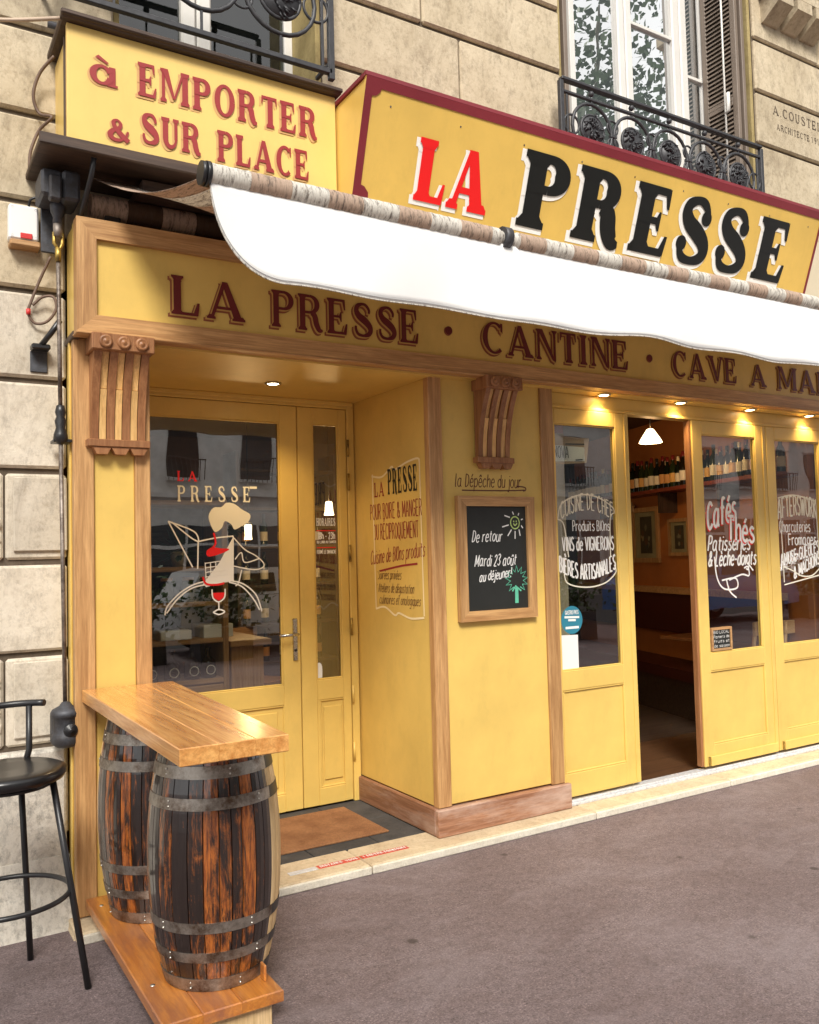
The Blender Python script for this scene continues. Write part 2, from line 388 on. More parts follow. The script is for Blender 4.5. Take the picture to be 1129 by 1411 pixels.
        WL[o.name] = off
        return o
def cb(name, mat, parent, *b, c=.004): return MB().cbox(*b, c=c).build(name, mat, parent, fix=False)
def inst(name, me, parent, loc=(0, 0, 0), rot=(0, 0, 0), mat=None, scale=None):
    o = bpy.data.objects.new(name, me); COL.objects.link(o); o.parent = parent; o.location = loc; o.rotation_euler = rot
    if scale: o.scale = scale
    return o
def copy_tree(o, parent=None):
    c = o.copy(); COL.objects.link(c); c.parent = parent
    for ch in list(o.children): copy_tree(ch, c)
    return c

# ------------------------------------------------------------------ lettering
def catmull(pts, sub=6):
    if len(pts) < 3: return pts
    P = [pts[0]]+list(pts)+[pts[-1]]; out = []
    for i in range(1, len(P)-2):
        for k in range(sub):
            t_ = k/sub; q = []
            for d in range(len(pts[0])):
                a, b_, c_, e_ = P[i-1][d], P[i][d], P[i+1][d], P[i+2][d]
                q.append(.5*((2*b_)+(-a+c_)*t_+(2*a-5*b_+4*c_-e_)*t_*t_+(-a+3*b_-3*c_+e_)*t_**3))
            out.append(tuple(q))
    out.append(tuple(pts[-1])); return out
def ribbon(pts, g=0., taper=0.):
    """pts: (x, y, width) -> list of quads"""
    n = len(pts); L = []; Rr = []
    for i, p in enumerate(pts):
        a = pts[max(i-1, 0)]; b_ = pts[min(i+1, n-1)]
        dx, dy = b_[0]-a[0], b_[1]-a[1]; l = math.hypot(dx, dy) or 1
        nx, ny = -dy/l, dx/l; w_ = p[2]/2+g
        ex, ey = 0, 0
        if i == 0: ex, ey = -dx/l*g, -dy/l*g
        if i == n-1: ex, ey = dx/l*g, dy/l*g
        L.append((p[0]+nx*w_+ex, p[1]+ny*w_+ey)); Rr.append((p[0]-nx*w_+ex, p[1]-ny*w_+ey))
    return L, Rr
def disc(x, y, r, n=14): return [(x+r*math.cos(2*math.pi*k/n), y+r*math.sin(2*math.pi*k/n)) for k in range(n)]
def grow_poly(p, g):
    if not g: return p
    cx = sum(q[0] for q in p)/len(p); cy = sum(q[1] for q in p)/len(p)
    area = sum(p[i][0]*p[(i+1) % len(p)][1]-p[(i+1) % len(p)][0]*p[i][1] for i in range(len(p)))
    s_ = 1 if area > 0 else -1; out = []
    n = len(p)
    for i in range(n):
        a, b_, c_ = p[i-1], p[i], p[(i+1) % n]
        d1 = (b_[0]-a[0], b_[1]-a[1]); d2 = (c_[0]-b_[0], c_[1]-b_[1])
        l1 = math.hypot(*d1) or 1; l2 = math.hypot(*d2) or 1
        n1 = (d1[1]/l1*s_, -d1[0]/l1*s_); n2 = (d2[1]/l2*s_, -d2[0]/l2*s_)
        bx, by = n1[0]+n2[0], n1[1]+n2[1]; l = math.hypot(bx, by) or 1; k = min(2.0, 2/max(l*l, .5)) * g
        out.append((b_[0]+bx*k, b_[1]+by*k))
    return out
def glyph(ch, w_=.2, t_=.09, sf=.07, rnd=False):
    """serif capital, cap height 1 -> (advance, [polygons], [strokes])"""
    P = []; Q = []
    st = t_*.8
    def rect(a, b_, c_, d): P.append([(a, b_), (c_, b_), (c_, d), (a, d)])
    def foot(x0, x1, y, up):
        s_ = 1 if up else -1
        rect(x0-sf, min(y, y+s_*st), x1+sf, max(y, y+s_*st))
        if sf > .03: P.append([(x0-sf*.8, y+s_*st*.9), (x1+sf*.8, y+s_*st*.9), (x1, y+s_*(st+sf*.9)), (x0, y+s_*(st+sf*.9))])
    def stem(x, y0=0., y1=1., f=True, h=True, ww=None):
        ww = ww or w_; rect(x, y0, x+ww, y1)
        if f: foot(x, x+ww, y0, True)
        if h: foot(x, x+ww, y1, False)
    def ell(cx, cy, rx, ry, a0, a1, n=22, wx=None, wy=None):
        wx = wx or w_; wy = wy or t_; pts = []
        for k in range(n+1):
            a = R(a0+(a1-a0)*k/n); ca, sa = math.cos(a), math.sin(a)
            ww = wy+(wx-wy)*ca*ca
            pts.append((cx+(rx-wx/2)*ca, cy+(ry-wy/2)*sa, ww))
        Q.append(pts)
    x = sf
    if ch == 'L':
        stem(x); rect(x, 0, x+.60, st*1.25); P.append([(x+.50, st), (x+.62, 0), (x+.66, .34), (x+.60, .34)]); return x+.74, P, Q
    if ch == 'E' or ch == 'F':
        stem(x, f=True); rect(x, 1-st*1.2, x+.58, 1); P.append([(x+.50, 1-st), (x+.60, 1), (x+.61, .70), (x+.56, .70)])
        rect(x, .5-st*.55, x+.44, .5+st*.55); P.append([(x+.36, .5), (x+.43, .36), (x+.47, .36), (x+.47, .64), (x+.43, .64)])
        if ch == 'E':
            rect(x, 0, x+.62, st*1.2); P.append([(x+.53, st), (x+.64, 0), (x+.68, .31), (x+.62, .31)])
        return x+.76, P, Q
    if ch == 'I': stem(x); return x+w_+sf+.08, P, Q
    if ch in 'PRBD':
        stem(x)
        if ch == 'D':
            ell(x+.28, .5, .48, .5, -90, 90); rect(x, 0, x+.28, t_); rect(x, 1-t_, x+.28, 1); return x+.84, P, Q
        ell(x+.34, .735, .36, .265, -90, 90, wx=w_*.95); rect(x, 1-t_, x+.34, 1); rect(x, .47, x+.34, .47+t_)
        if ch == 'B': ell(x+.38, .26, .36, .26, -90, 90, wx=w_*.95); rect(x, 0, x+.38, t_); return x+.82, P, Q
        if ch == 'R':
            Q.append(catmull([(x+.40, .50, w_*.7), (x+.52, .42, w_), (x+.58, .2, w_), (x+.68, .04, w_*.8), (x+.80, .03, w_*.3)], 4)); return x+.88, P, Q
        return x+.76, P, Q
    if ch == 'A':
        P.append([(x+.02, 0), (x+.02+t_*1.2, 0), (x+.46, .98), (x+.36, 1)])
        P.append([(x+.34, 1), (x+.34+w_*.8, 1), (x+.90, 0), (x+.90-w_*1.2, 0)])
        rect(x+.18, .27, x+.66, .27+t_); foot(x+.0, x+.02+t_*1.2, 0, True); foot(x+.90-w_*1.2, x+.90, 0, True); return x+.98, P, Q
    if ch == 'V':
        P.append([(x, 1), (x+w_*1.2, 1), (x+.56, 0), (x+.44, 0)]); P.append([(x+.82-t_*1.2, 1), (x+.82, 1), (x+.56, 0), (x+.46, 0)])
        foot(x, x+w_*1.2, 1, False); foot(x+.82-t_*1.2, x+.82, 1, False); return x+.88, P, Q
    if ch == 'N':
        tw = t_*1.3; stem(x, ww=tw); stem(x+.66, ww=tw, f=False); P.append([(x, 1), (x+w_*1.1, 1), (x+.66+tw, -.06), (x+.60, .02)]); return x+.80, P, Q
    if ch == 'M':
        tw = t_*1.3; stem(x, ww=tw); stem(x+.84, ww=w_)
        P.append([(x, 1), (x+w_*1.05, 1), (x+.54, .12), (x+.44, .12)]); P.append([(x+.84, 1), (x+.84+w_*.4, 1), (x+.55, .12), (x+.47, .12)]); return x+.84+w_+sf+.06, P, Q
    if ch == 'T':
        stem(x+.28, h=False); rect(x, 1-st*1.2, x+.56+w_*.6, 1)
        P.append([(x, 1), (x+.08, 1-st), (x+.03, .72), (x-.01, .72)]); e = x+.56+w_*.6; P.append([(e, 1), (e-.08, 1-st), (e-.03, .72), (e+.01, .72)]); return e+.08, P, Q
    if ch == 'H': stem(x); stem(x+.54); rect(x, .46, x+.6, .46+t_); return x+.54+w_+sf+.06, P, Q
    if ch == 'U':
        stem(x, .3, 1, f=False); stem(x+.52, .3, 1, f=False, ww=t_*1.4)
        e = x+.52+t_*1.4; pts = []
        for k in range(15):
            a = R(180+180*k/14); pts.append((x+w_/2+(e-t_*.7-x-w_/2)*(1+math.cos(a))/2, .32+(.32-t_/2)*math.sin(a), w_+(t_-w_)*math.sin(math.pi*min(k/14*1.0, 1)*.5)))
        Q.append(pts); return e+sf+.05, P, Q
    if ch == 'O': ell(x+.42, .5, .45, .51, 0, 360, 30); return x+.92, P, Q
    if ch == 'Q': ell(x+.42, .5, .45, .51, 0, 360, 30); Q.append([(x+.45, .12, w_*.6), (x+.7, -.16, w_*.6)]); return x+.92, P, Q
    if ch in 'CG':
        ell(x+.42, .5, .45, .51, 48, 312, 26); P.append([(x+.66, .98), (x+.74, .98), (x+.74, .66), (x+.66, .74)])
        if ch == 'G': stem(x+.56, 0, .42, f=False)
        return x+.84, P, Q
    if ch == 'S':
        pts = [(.60, .70, w_*.42), (.61, .80, w_*.5), (.50, .925, t_*1.25), (.34, .955, t_*1.05), (.16, .88, w_*.75), (.12, .74, w_*.95), (.22, .60, w_*1.1), (.42, .49, w_*1.2), (.60, .36, w_*1.1), (.66, .22, w_*.95), (.58, .10, w_*.75), (.38, .045, t_*1.05), (.18, .075, t_*1.25), (.09, .20, w_*.5), (.09, .31, w_*.42)]
        Q.append(catmull([(x+a*.98, b_, c_) for a, b_, c_ in pts], 4))
        if rnd: P.append(disc(x+.58, .72, w_*.5)); P.append(disc(x+.11, .28, w_*.5))
        return x+.78, P, Q
    if ch == 'X':
        P.append([(x, 1), (x+w_*1.2, 1), (x+.78, 0), (x+.78-w_*1.2, 0)]); P.append([(x+.72-t_, 1), (x+.72, 1), (x+t_, 0), (x, 0)])
        return x+.86, P, Q
    if ch == '&':
        Q.append(catmull([(x+.80, .50, t_), (x+.70, .22, t_*1.1), (x+.45, .04, w_*.6), (x+.18, .06, w_*.8), (x+.06, .24, w_), (x+.18, .44, w_*.8), (x+.42, .58, w_*.7), (x+.50, .78, w_*.6), (x+.36, .95, t_), (x+.20, .84, w_*.7), (x+.26, .62, w_*.8), (x+.50, .32, w_), (x+.82, .03, w_*.9)], 4)); return x+.92, P, Q
    if ch == 'a':   # round single-storey a with grave accent
        ell(x+.34, .40, .38, .40, 20, 345, 26, w_*.9, t_*1.2); rect(x+.56, .0, x+.56+w_*.85, .78); P.append([(x+.5, 0), (x+.82, 0), (x+.84, .09), (x+.5, .12)])
        P.append([(x+.14, 1.06), (x+.24, 1.16), (x+.56, .92), (x+.50, .86)]); return x+.94, P, Q
    if ch == '.': P.append(disc(x+.12, .50, .12)); return x+.32, P, Q
    if ch == ',': P.append(disc(x+.08, .06, .07)); return x+.22, P, Q
    if ch in '0123456789':
        D = {'1': [(.1, .8), (.3, 1), (.3, 0)], '9': [(.58, .66), (.3, .48), (.1, .72), (.32, .97), (.58, .74), (.5, .3), (.2, .02)], '2': [(.1, .75), (.3, .97), (.56, .78), (.36, .4), (.08, .05), (.6, .05)],
             '3': [(.1, .88), (.35, .97), (.5, .75), (.28, .53), (.55, .3), (.32, .03), (.08, .14)], '8': [(.32, .52), (.12, .74), (.32, .96), (.52, .74), (.1, .26), (.32, .03), (.56, .26), (.32, .52)], '0': [(.32, .97), (.1, .5), (.32, .03), (.55, .5), (.32, .97)]}
        D2 = D.get(ch, D['0']); Q.append(catmull([(x+a, b_, w_*.8) for a, b_ in D2], 5) if ch != '1' else [(x+a, b_, w_*.8) for a, b_ in D2]); return x+.68, P, Q
    if ch == '-': rect(x, .42, x+.5, .42+t_*1.3); return x+.6, P, Q
    return .38, P, Q
class Plane:
    """a flat place for lettering: origin, right, up, outward normal"""
    def __init__(s, o, ux, uz, n): s.o, s.x, s.z, s.n = Vector(o), Vector(ux), Vector(uz), Vector(n)
    def at(s, u, v_, h=0.): return s.o+s.x*u+s.z*v_+s.n*h
LAY = .00025
def put(mb, pl, polys, strokes, fx, g=0., h0=.0015):
    """fx maps glyph space to plane metres; every piece sits a hair above the one before"""
    h = h0
    for p in polys:
        q = [pl.at(*fx(*a), h) for a in grow_poly(p, g)]; mb.add(q, [tuple(range(len(q)))]); h += LAY
    for s_ in strokes:
        L, Rr = ribbon(s_, g); n = len(L); vs = [pl.at(*fx(*a), h+.0006*i/n) for i, a in enumerate(L)]+[pl.at(*fx(*a), h+.0006*i/n) for i, a in enumerate(Rr)]
        mb.add(vs, [(i, i+1, n+i+1, n+i) for i in range(n-1)]); h += LAY
def serif(text, pl, u0, u1, v0, cap, layers, parent, name='letter', style=(.2, .09, .07, False), gap=.10, split=True, slant=0., arch=None):
    """layers: (material, du, dv, grow) from back to front, in cap-height units"""
    gs = []; x = 0
    for ch in text:
        adv, P, Q = glyph(ch, *style); gs.append((ch, x, P, Q)); x += adv+(gap if ch != ' ' else 0)
    x -= gap; k = (u1-u0)/x
    for li, (mat, du, dv, g) in enumerate(layers):
        mb = MB()
        for ch, gx, P, Q in gs:
            if not P and not Q: continue
            def fx(a, b_):
                U = u0+(gx+a)*k+du*cap+slant*b_*cap; V = v0+(b_+dv)*cap
                if arch: V += arch((gx+a)/x)
                return U, V
            # grow must be even in both directions: correct strokes by mean scale
            m_ = mb if not split else MB()
            put(m_, pl, P, Q, fx, g, .0012+li*.0042)
            if split:
                nm = name if li == len(layers)-1 else 'letter_outline'
                m_.build(nm, mat, parent, fix=False)
        if not split: mb.build(name if li == len(layers)-1 else 'letter_outline', mat, parent, fix=False)
# single stroke hand-lettering font: grid 4 wide, x-height 4, cap 6
HF = {
 'a': '3.2,3.4 2,4 .6,3 .5,1 1.6,0 3,1 3.2,3.6|3.2,4 3.2,.6 4,0', 'b': '.5,6 .5,0|.5,3 2,4 3.3,2.8 3.2,1 2,0 .5,.8', 'c': '3.2,3.4 2,4 .6,3 .5,1 1.8,0 3.3,.8',
 'd': '3.2,6 3.2,0|3.2,3 2,4 .5,2.8 .6,1 1.8,0 3.2,1', 'e': '.6,2.2 3.2,2.3 2.8,3.7 1.6,4 .5,2.6 .7,.8 2,0 3.3,.7', 'f': '3,5.6 2,6 1.3,5 1.3,0|.3,3.8 2.6,3.8',
 'g': '3.2,3.4 2,4 .6,3 .6,1.2 1.8,.3 3.2,1.2|3.2,4 3.2,-1 2,-2 .6,-1.5', 'h': '.5,6 .5,0|.5,2.8 1.8,4 3,3.4 3.1,0', 'i': '.7,4 .7,0|.7,5.2 .75,5.6',
 'j': '1.4,4 1.4,-1 .8,-2 0,-1.6|1.4,5.2 1.45,5.6', 'k': '.5,6 .5,0|3,4 .6,1.8|1.4,2.4 3.2,0', 'l': '.6,6 .6,.6 1.3,0', 'm': '.5,4 .5,0|.5,3 1.5,4 2.3,3.4 2.3,0|2.3,3 3.4,4 4.2,3.4 4.2,0',
 'n': '.5,4 .5,0|.5,2.8 1.8,4 3,3.4 3.1,0', 'o': '1.9,4 .5,3 .5,1 1.9,0 3.3,1 3.3,3 1.9,4', 'p': '.5,4 .5,-2|.5,3 2,4 3.3,2.8 3.2,1 2,0 .5,.8', 'q': '3.2,4 3.2,-2|3.2,3 2,4 .5,2.8 .6,1 1.8,0 3.2,1',
 'r': '.5,4 .5,0|.5,2.8 1.5,3.9 2.6,3.8', 's': '3,3.5 1.8,4 .8,3.2 1.5,2.3 2.8,1.6 2.8,.5 1.6,0 .4,.6', 't': '1.3,5.4 1.3,.8 2.2,0|.3,3.9 2.6,3.9', 'u': '.5,4 .5,1 1.4,0 2.6,.4 3.1,1.6|3.1,4 3.1,0',
 'v': '.3,4 1.7,0 3.2,4', 'w': '.3,4 1.3,0 2.2,3.4 3.1,0 4.2,4', 'x': '.4,4 3.1,0|3.1,4 .4,0', 'y': '.4,4 1.8,.3|3.2,4 1.2,-2 .2,-2', 'z': '.4,4 3,4 .4,0 3.1,0',
 'A': '.2,0 1.9,6 3.7,0|.9,2 3,2', 'B': '.5,0 .5,6|.5,6 2.4,5.8 2.9,4.6 2.2,3.3 .5,3.2|2.2,3.2 3.3,1.8 2.5,.1 .5,0', 'C': '3.5,5 2.2,6 .7,4.8 .5,1.8 1.8,0 3.6,1', 'D': '.5,0 .5,6|.5,6 2.6,5.4 3.4,3.2 2.6,.7 .5,0',
 'E': '3.2,6 .5,6|.5,6 .5,0|.5,0 3.3,0|.5,3.1 2.7,3.1', 'F': '3.2,6 .5,6|.5,6 .5,0|.5,3.1 2.7,3.1', 'G': '3.5,5 2.2,6 .7,4.8 .5,1.8 1.9,0 3.5,1|3.5,1 3.5,2.8|3.5,2.8 2.1,2.8', 'H': '.5,0 .5,6|3.4,0 3.4,6|.5,3 3.4,3',
 'I': '.6,0 .6,6', 'J': '2.4,6 2.4,1.2 1.5,0 .3,.8', 'K': '.5,0 .5,6|3.4,6 .6,2.7|1.3,3.4 3.5,0', 'L': '.5,6 .5,0|.5,0 3.1,0', 'M': '.4,0 .6,6|.6,6 2.3,1.2|2.3,1.2 4,6|4,6 4.3,0', 'N': '.5,0 .5,6|.5,6 3.4,0|3.4,0 3.4,6',
 'O': '2,6 .6,4.6 .6,1.4 2,0 3.5,1.4 3.5,4.6 2,6', 'P': '.5,0 .5,6|.5,6 2.6,5.8 3.2,4.4 2.5,3 .5,2.8', 'Q': '2,6 .6,4.6 .6,1.4 2,0 3.5,1.4 3.5,4.6 2,6|2.2,1.2 3.8,-.8', 'R': '.5,0 .5,6|.5,6 2.6,5.8 3.2,4.4 2.5,3.1 .5,2.9|1.9,3 3.5,0',
 'S': '3.2,5.2 2,6 .8,5.2 .9,3.8 2.9,2.4 3.1,.9 1.8,0 .5,.8', 'T': '1.9,0 1.9,6|.2,6 3.6,6', 'U': '.5,6 .5,1.5 1.9,0 3.3,1.5 3.3,6', 'V': '.3,6 1.9,0|1.9,0 3.6,6', 'W': '.2,6 1.3,0|1.3,0 2.4,5|2.4,5 3.5,0|3.5,0 4.6,6', 'X': '.3,6 3.5,0|3.5,6 .3,0',
 'Y': '.3,6 1.9,3|3.5,6 1.9,3 1.9,0', 'Z': '.4,6 3.4,6|3.4,6 .4,0|.4,0 3.5,0', '&': '3.6,2.6 2.6,.6 1.4,0 .4,1.2 1.2,2.8 2.4,4.2 2,5.8 1,5.2 1.2,3.8 3.8,0', '-': '.4,2.4 2.2,2.4', '*': '.5,5.2 .9,4.6', '!': '.7,6 .7,1.8|.7,.5 .72,0', "'": '.5,6 .3,5',
 '1': '.4,4.8 1.5,6|1.5,6 1.5,0', '2': '.5,4.8 1.8,6 3,4.8 2,2.4 .4,.1|.4,0 3.2,0', '3': '.5,5.3 1.8,6 2.9,4.9 1.6,3.2|1.6,3.2 3.1,1.8 1.9,0 .4,.8', '8': '1.8,3.2 .7,4.6 1.8,6 2.9,4.6 .6,1.5 1.8,0 3.1,1.5 1.8,3.2', '0': '1.9,6 .6,3 1.9,0 3.2,3 1.9,6', '9': '3,4.4 1.6,3 .6,4.4 1.8,6 3,4.6 2.4,1.4 1,0',
}
ACC = {'é': ('e', '1.6,4.8 2.6,6'), 'É': ('E', '1.6,6.8 2.6,8'), 'ê': ('e', '.9,4.8 1.9,5.8|1.9,5.8 2.9,4.8'), 'è': ('e', '1.2,6 2.2,4.8'), 'û': ('u', '.9,4.8 1.9,5.8|1.9,5.8 2.9,4.8'), 'à': ('a', '1,6 2,4.8'), 'È': ('E', '1.2,8 2.2,6.8'), 'œ': ('o', '2.2,2.2 3.2,2.3')}
def hand(text, pl, u0, u1, v0, cap, mat, parent, wt=.12, slant=.0, name='lettering', base=None, h=.0012, gap=.9, jit=0.):
    sp = []; x = 0
    for ch in text:
        ex = None
        if ch in ACC: ch, ex = ACC[ch]
        d = HF.get(ch)
        if not d: x += 2.4; continue
        ss = [[tuple(float(q) for q in p.split(',')) for p in s_.split()] for s_ in d.split('|')]
        if ex: ss += [[tuple(float(q) for q in p.split(',')) for p in s_.split()] for s_ in ex.split('|')]
        mx = max(p[0] for s_ in ss for p in s_); jy = random.uniform(-jit, jit)
        for s_ in ss: sp.append([(x+p[0], p[1]+jy) for p in s_])
        x += mx+gap
    x -= gap; k = (u1-u0)/x; mb = MB(); sc = cap/6
    for i, s_ in enumerate(sp):
        pts = catmull(s_, 4) if len(s_) > 2 else s_
        q = []
        for a, b_ in pts:
            U = u0+a*k+slant*b_*sc; V = v0+b_*sc+(base(a/x) if base else 0); q.append((U, V, wt*cap*.68))
        # extend ends for round look
        L, Rr = ribbon(q, wt*cap*.04); n = len(L)
        hh = h+(i % 7)*.00012
        mb.add([pl.at(*a, hh+.0004*j/n) for j, a in enumerate(L)]+[pl.at(*a, hh+.0004*j/n) for j, a in enumerate(Rr)], [(j, j+1, n+j+1, n+j) for j in range(n-1)])
    return mb.build(name, mat, parent, fix=False)
def lines(pl, strokes, w_, mat, parent, name='drawing', smooth=True, h=.0012):
    mb = MB()
    for i, s_ in enumerate(strokes):
        q = [(a, b_, w_) for a, b_ in (catmull(s_, 6) if smooth and len(s_) > 2 else s_)]
        L, Rr = ribbon(q, w_*.1); n = len(L); hh = h+(i % 7)*.00012
        mb.add([pl.at(*a, hh+.0004*j/n) for j, a in enumerate(L)]+[pl.at(*a, hh+.0004*j/n) for j, a in enumerate(Rr)], [(j, j+1, n+j+1, n+j) for j in range(n-1)])
    return mb.build(name, mat, parent, fix=False)
def fillp(pl, poly, mat, parent, name, h=.001):
    return MB().add([pl.at(*a, h) for a in poly], [tuple(range(len(poly)))]).build(name, mat, parent, fix=False)
FRONT = lambda y, x=0, z=0: Plane((x, y, z), (1, 0, 0), (0, 0, 1), (0, -1, 0))

# ================================================================== SETTING
tag(MB().add([(-60,-80,0),(80,-80,0),(80,3,0),(-60,3,0)], [(0,1,2,3)]).build('pavement', M['asphalt'], fix=False), kind='structure')

# ------------------------------------------------------------------ building
WY = .16
bld = thing('stone_building', 'beige limestone building with dark recessed joints rising behind the yellow cafe shopfront', 'building', (3, .3, 0))
# backing wall pieces (core) with openings left free: one mesh, darker mortar showing in the joints
core = MB()
CY0, CY1 = WY+.025, .75
core.box(-6, .70, CY0, CY1, -.1, 4.12)                  # left pier
core.box(-6, .95, CY0, CY1, 4.12, 7.6)
core.box(.95, 2.08, CY0, CY1, 3.1, 4.12)
core.box(.70, 10.5, CY0+.02, CY1, 2.95, 3.1)
core.box(.70, .95, CY0, CY1, 3.1, 4.12)
core.box(2.08, 3.85, CY0, CY1, 3.1, 7.6)
core.box(3.85, 5.9, CY0, CY1, 3.1, 4.12)
core.box(5.9, 10.5, CY0, CY1, 3.1, 7.6)
core.box(.95, 2.08, CY0, CY1, 6.9, 7.6); core.box(3.85, 5.9, CY0, CY1, 6.9, 7.6)
core.build('wall_core', M['joint'], bld, fix=False)
G = .013
def block(x0, x1, z0, z1, mat, y=WY, c=.012, name='stone_block'):
    return cb(name, mat, bld, x0+G*.35, x1-G*.35, y, CY0+.02, z0+G, z1-G, c=c)
P_ = .415
for i in range(-1, 9):                                  # left pier courses, from z=.79 up
    z1 = 4.10-P_*i; z0 = z1-P_
    if z1 < .5: continue
    if z0 > 4.09: xs = [-2.2, -.5, .95]
    else: xs = [-2.2, -.62, .30, .722] if i % 2 else [-2.2, -1.2, .16, .722]
    lo = z1 < 3.0
    if i in (5, 7):                                     # courses with a raised panel between rough columns
        xs = [-2.2, .455, .722]
    for a, b_ in zip(xs[:-1], xs[1:]):
        if i in (5, 7) and a > 0:
            block(a, b_, z0, z1, M['stone_lo'], WY+.008)
            cb('stone_panel', M['stone_lo'], bld, a+.035, b_-.004, WY-.008, WY+.006, z0+.05, z1-.03, c=.006)
        elif i in (5, 7):
            block(a, b_-.0, z0, z1, M['stone_lo'], WY+.002)
            mb = MB()
            for q in range(46):                         # worm-eaten relief
                px, pz = random.uniform(.20, .43), random.uniform(z0+.04, z1-.04); pts = []
                ang = random.uniform(0, 6.28)
                for s_ in range(4):
                    pts.append((px, WY+.001, pz)); ang += random.uniform(-1.2, 1.2)
                    px = min(.435, max(.16, px+.022*math.cos(ang))); pz = min(z1-.035, max(z0+.035, pz+.022*math.sin(ang)))
                mb.tube(pts, .007, 5)
            tag(mb.build('worm_relief', M['stone_lo'], bld), kind='stuff')
        else: block(a, b_, z0, z1, M['stone_lo'] if lo else M['stone'])
# base course with stains, slightly proud, and its rough skirt
block(-2.2, .25, .0, .785, M['stone_base'], WY-.04, name='base_block'); block(.25, .708, .0, .785, M['stone_base'], WY-.04, name='base_block')
MB().prism([(WY-.03, .30), (WY-.045, .30), (WY-.075, .16), (.02, -.01), (WY-.03, -.01)], 'x', -2.2, .712).build('cement_skirt', M['stone_base'], bld)
# upper wall between and beside the windows
zs = [3.12, 3.54, 3.95, 4.37, 4.79, 5.22, 5.65, 6.07, 6.5, 6.9]
for i in range(len(zs)-1):
    z0, z1 = zs[i], zs[i+1]
    if z0 >= 4.1:
        xs = [2.08, 3.02, 3.85] if i % 2 else [2.08, 2.75, 3.85]
        for a, b_ in zip(xs[:-1], xs[1:]): block(a, b_, z0, z1, M['stone'])
        xs = [5.9, 7.2, 8.6, 10.4] if i % 2 else [5.9, 6.75, 8.0, 10.4]
        for a, b_ in zip(xs[:-1], xs[1:]): block(a, b_, z0, z1, M['stone'])
    elif z1 > 3.5:
        top = z1
        for a, b_ in ((.705, 2.4), (2.4, 4.1), (4.1, 5.9), (5.9, 7.6), (7.6, 10.4)):
            if a < 2.0 and z1 > 3.96: continue
            block(a, b_, z0, min(z1, 4.10) if a in (4.1,) or a == 2.4 else z1, M['stone'])
block(.705, 2.08, 3.95, 4.10, M['stone']); 
block(2.08, 3.85, 4.10, 4.37, M['stone'])
block(2.08, 3.85, 6.9, 7.5, M['stone']); block(5.9, 10.4, 6.9, 7.5, M['stone'])
# inscription cut in the stone
pl = FRONT(WY, 0, 0)
serif('A,COUSTEIX', pl, 6.10, 6.80, 5.075, .075, [(M['joint'], 0, 0, 0)], bld, 'inscription', (.17, .1, .05, False), .2, False)
serif('ARCHITECTE 1912', pl, 6.14, 6.75, 4.955, .052, [(M['joint'], 0, 0, 0)], bld, 'inscription', (.18, .1, .05, False), .2, False)
# stone bracket with three drops, top right
br = MB(); br.cbox(5.97, 6.72, WY-.16, WY, 5.99, 6.10, c=.01); br.cbox(5.93, 6.78, WY-.2, WY, 6.10, 6.2, c=.01)
br.build('bracket_cap', M['stone'], bld)
for k in range(3):
    x = 6.0+k*.245
    MB().prism([(WY, 5.985), (WY-.17, 5.985), (WY-.17, 5.90), (WY-.02, 5.80), (WY, 5.80)], 'x', x, x+.19).build('bracket_drop', M['stone'], bld)
# window reveals
def reveal(x0, x1, z0, z1):
    rv = MB(); rv.cbox(x0-.002, x0+.03, WY+.03, .70, z0, z1, c=.004); rv.cbox(x1-.03, x1+.002, WY+.03, .70, z0, z1, c=.004)
    rv.cbox(x0-.02, x1+.02, WY-.02, .70, z0-.05, z0, c=.006)
    rv.build('window_reveal', M['jamb'], bld)
reveal(.95, 2.08, 4.12, 6.9); reveal(3.85, 5.9, 4.12, 6.9)
def window(name, x0, x1, z0, z1, y, lights, bars, gm='glassw'):
    w_ = MB(); w_.cbox(x0, x0+.05, y, y+.07, z0, z1); w_.cbox(x1-.05, x1, y, y+.07, z0, z1); w_.cbox(x0, x1, y, y+.07, z0, z0+.09); w_.cbox(x0, x1, y, y+.07, z1-.06, z1)
    o = w_.build('window', M['white_fr'], bld)
    for a, b_ in lights['stiles']:
        cb('stile', M['white_fr'], o, a, (a+b_)/2-.004, y-.02, y+.05, z0+.05, z1-.05, c=.01)
        cb('stile', M['white_fr'], o, (a+b_)/2+.004, b_, y-.02, y+.05, z0+.05, z1-.05, c=.01)
    for a, b_ in lights['panes']:
        MB().box(a, b_, y+.02, y+.026, z0+.08, z1-.05).build('pane', M[gm], o)
    for a, b_, z in bars: cb('glazing_bar', M['white_fr'], o, a, b_, y-.005, y+.03, z, z+.03)
    return o
window('window', 4.30, 5.80, 4.12, 6.9, .55, dict(stiles=[(4.78, 4.93), (5.39, 5.56)], panes=[(4.34, 4.78), (4.93, 5.39), (5.56, 5.76)]), [(4.34, 4.78, 5.9), (4.93, 5.39, 5.68), (5.56, 5.76, 5.42)])
window('window', .98, 2.05, 4.12, 6.9, .50, dict(stiles=[(1.38, 1.55)], panes=[(1.02, 1.38), (1.55, 2.0)]), [], 'glassd2')
# dark room behind the upper windows
MB().box(.6, 2.5, .76, 2.6, 4.0, 7.2).build('upper_room', flat('dark_room', (.02, .02, .02), .9), bld)
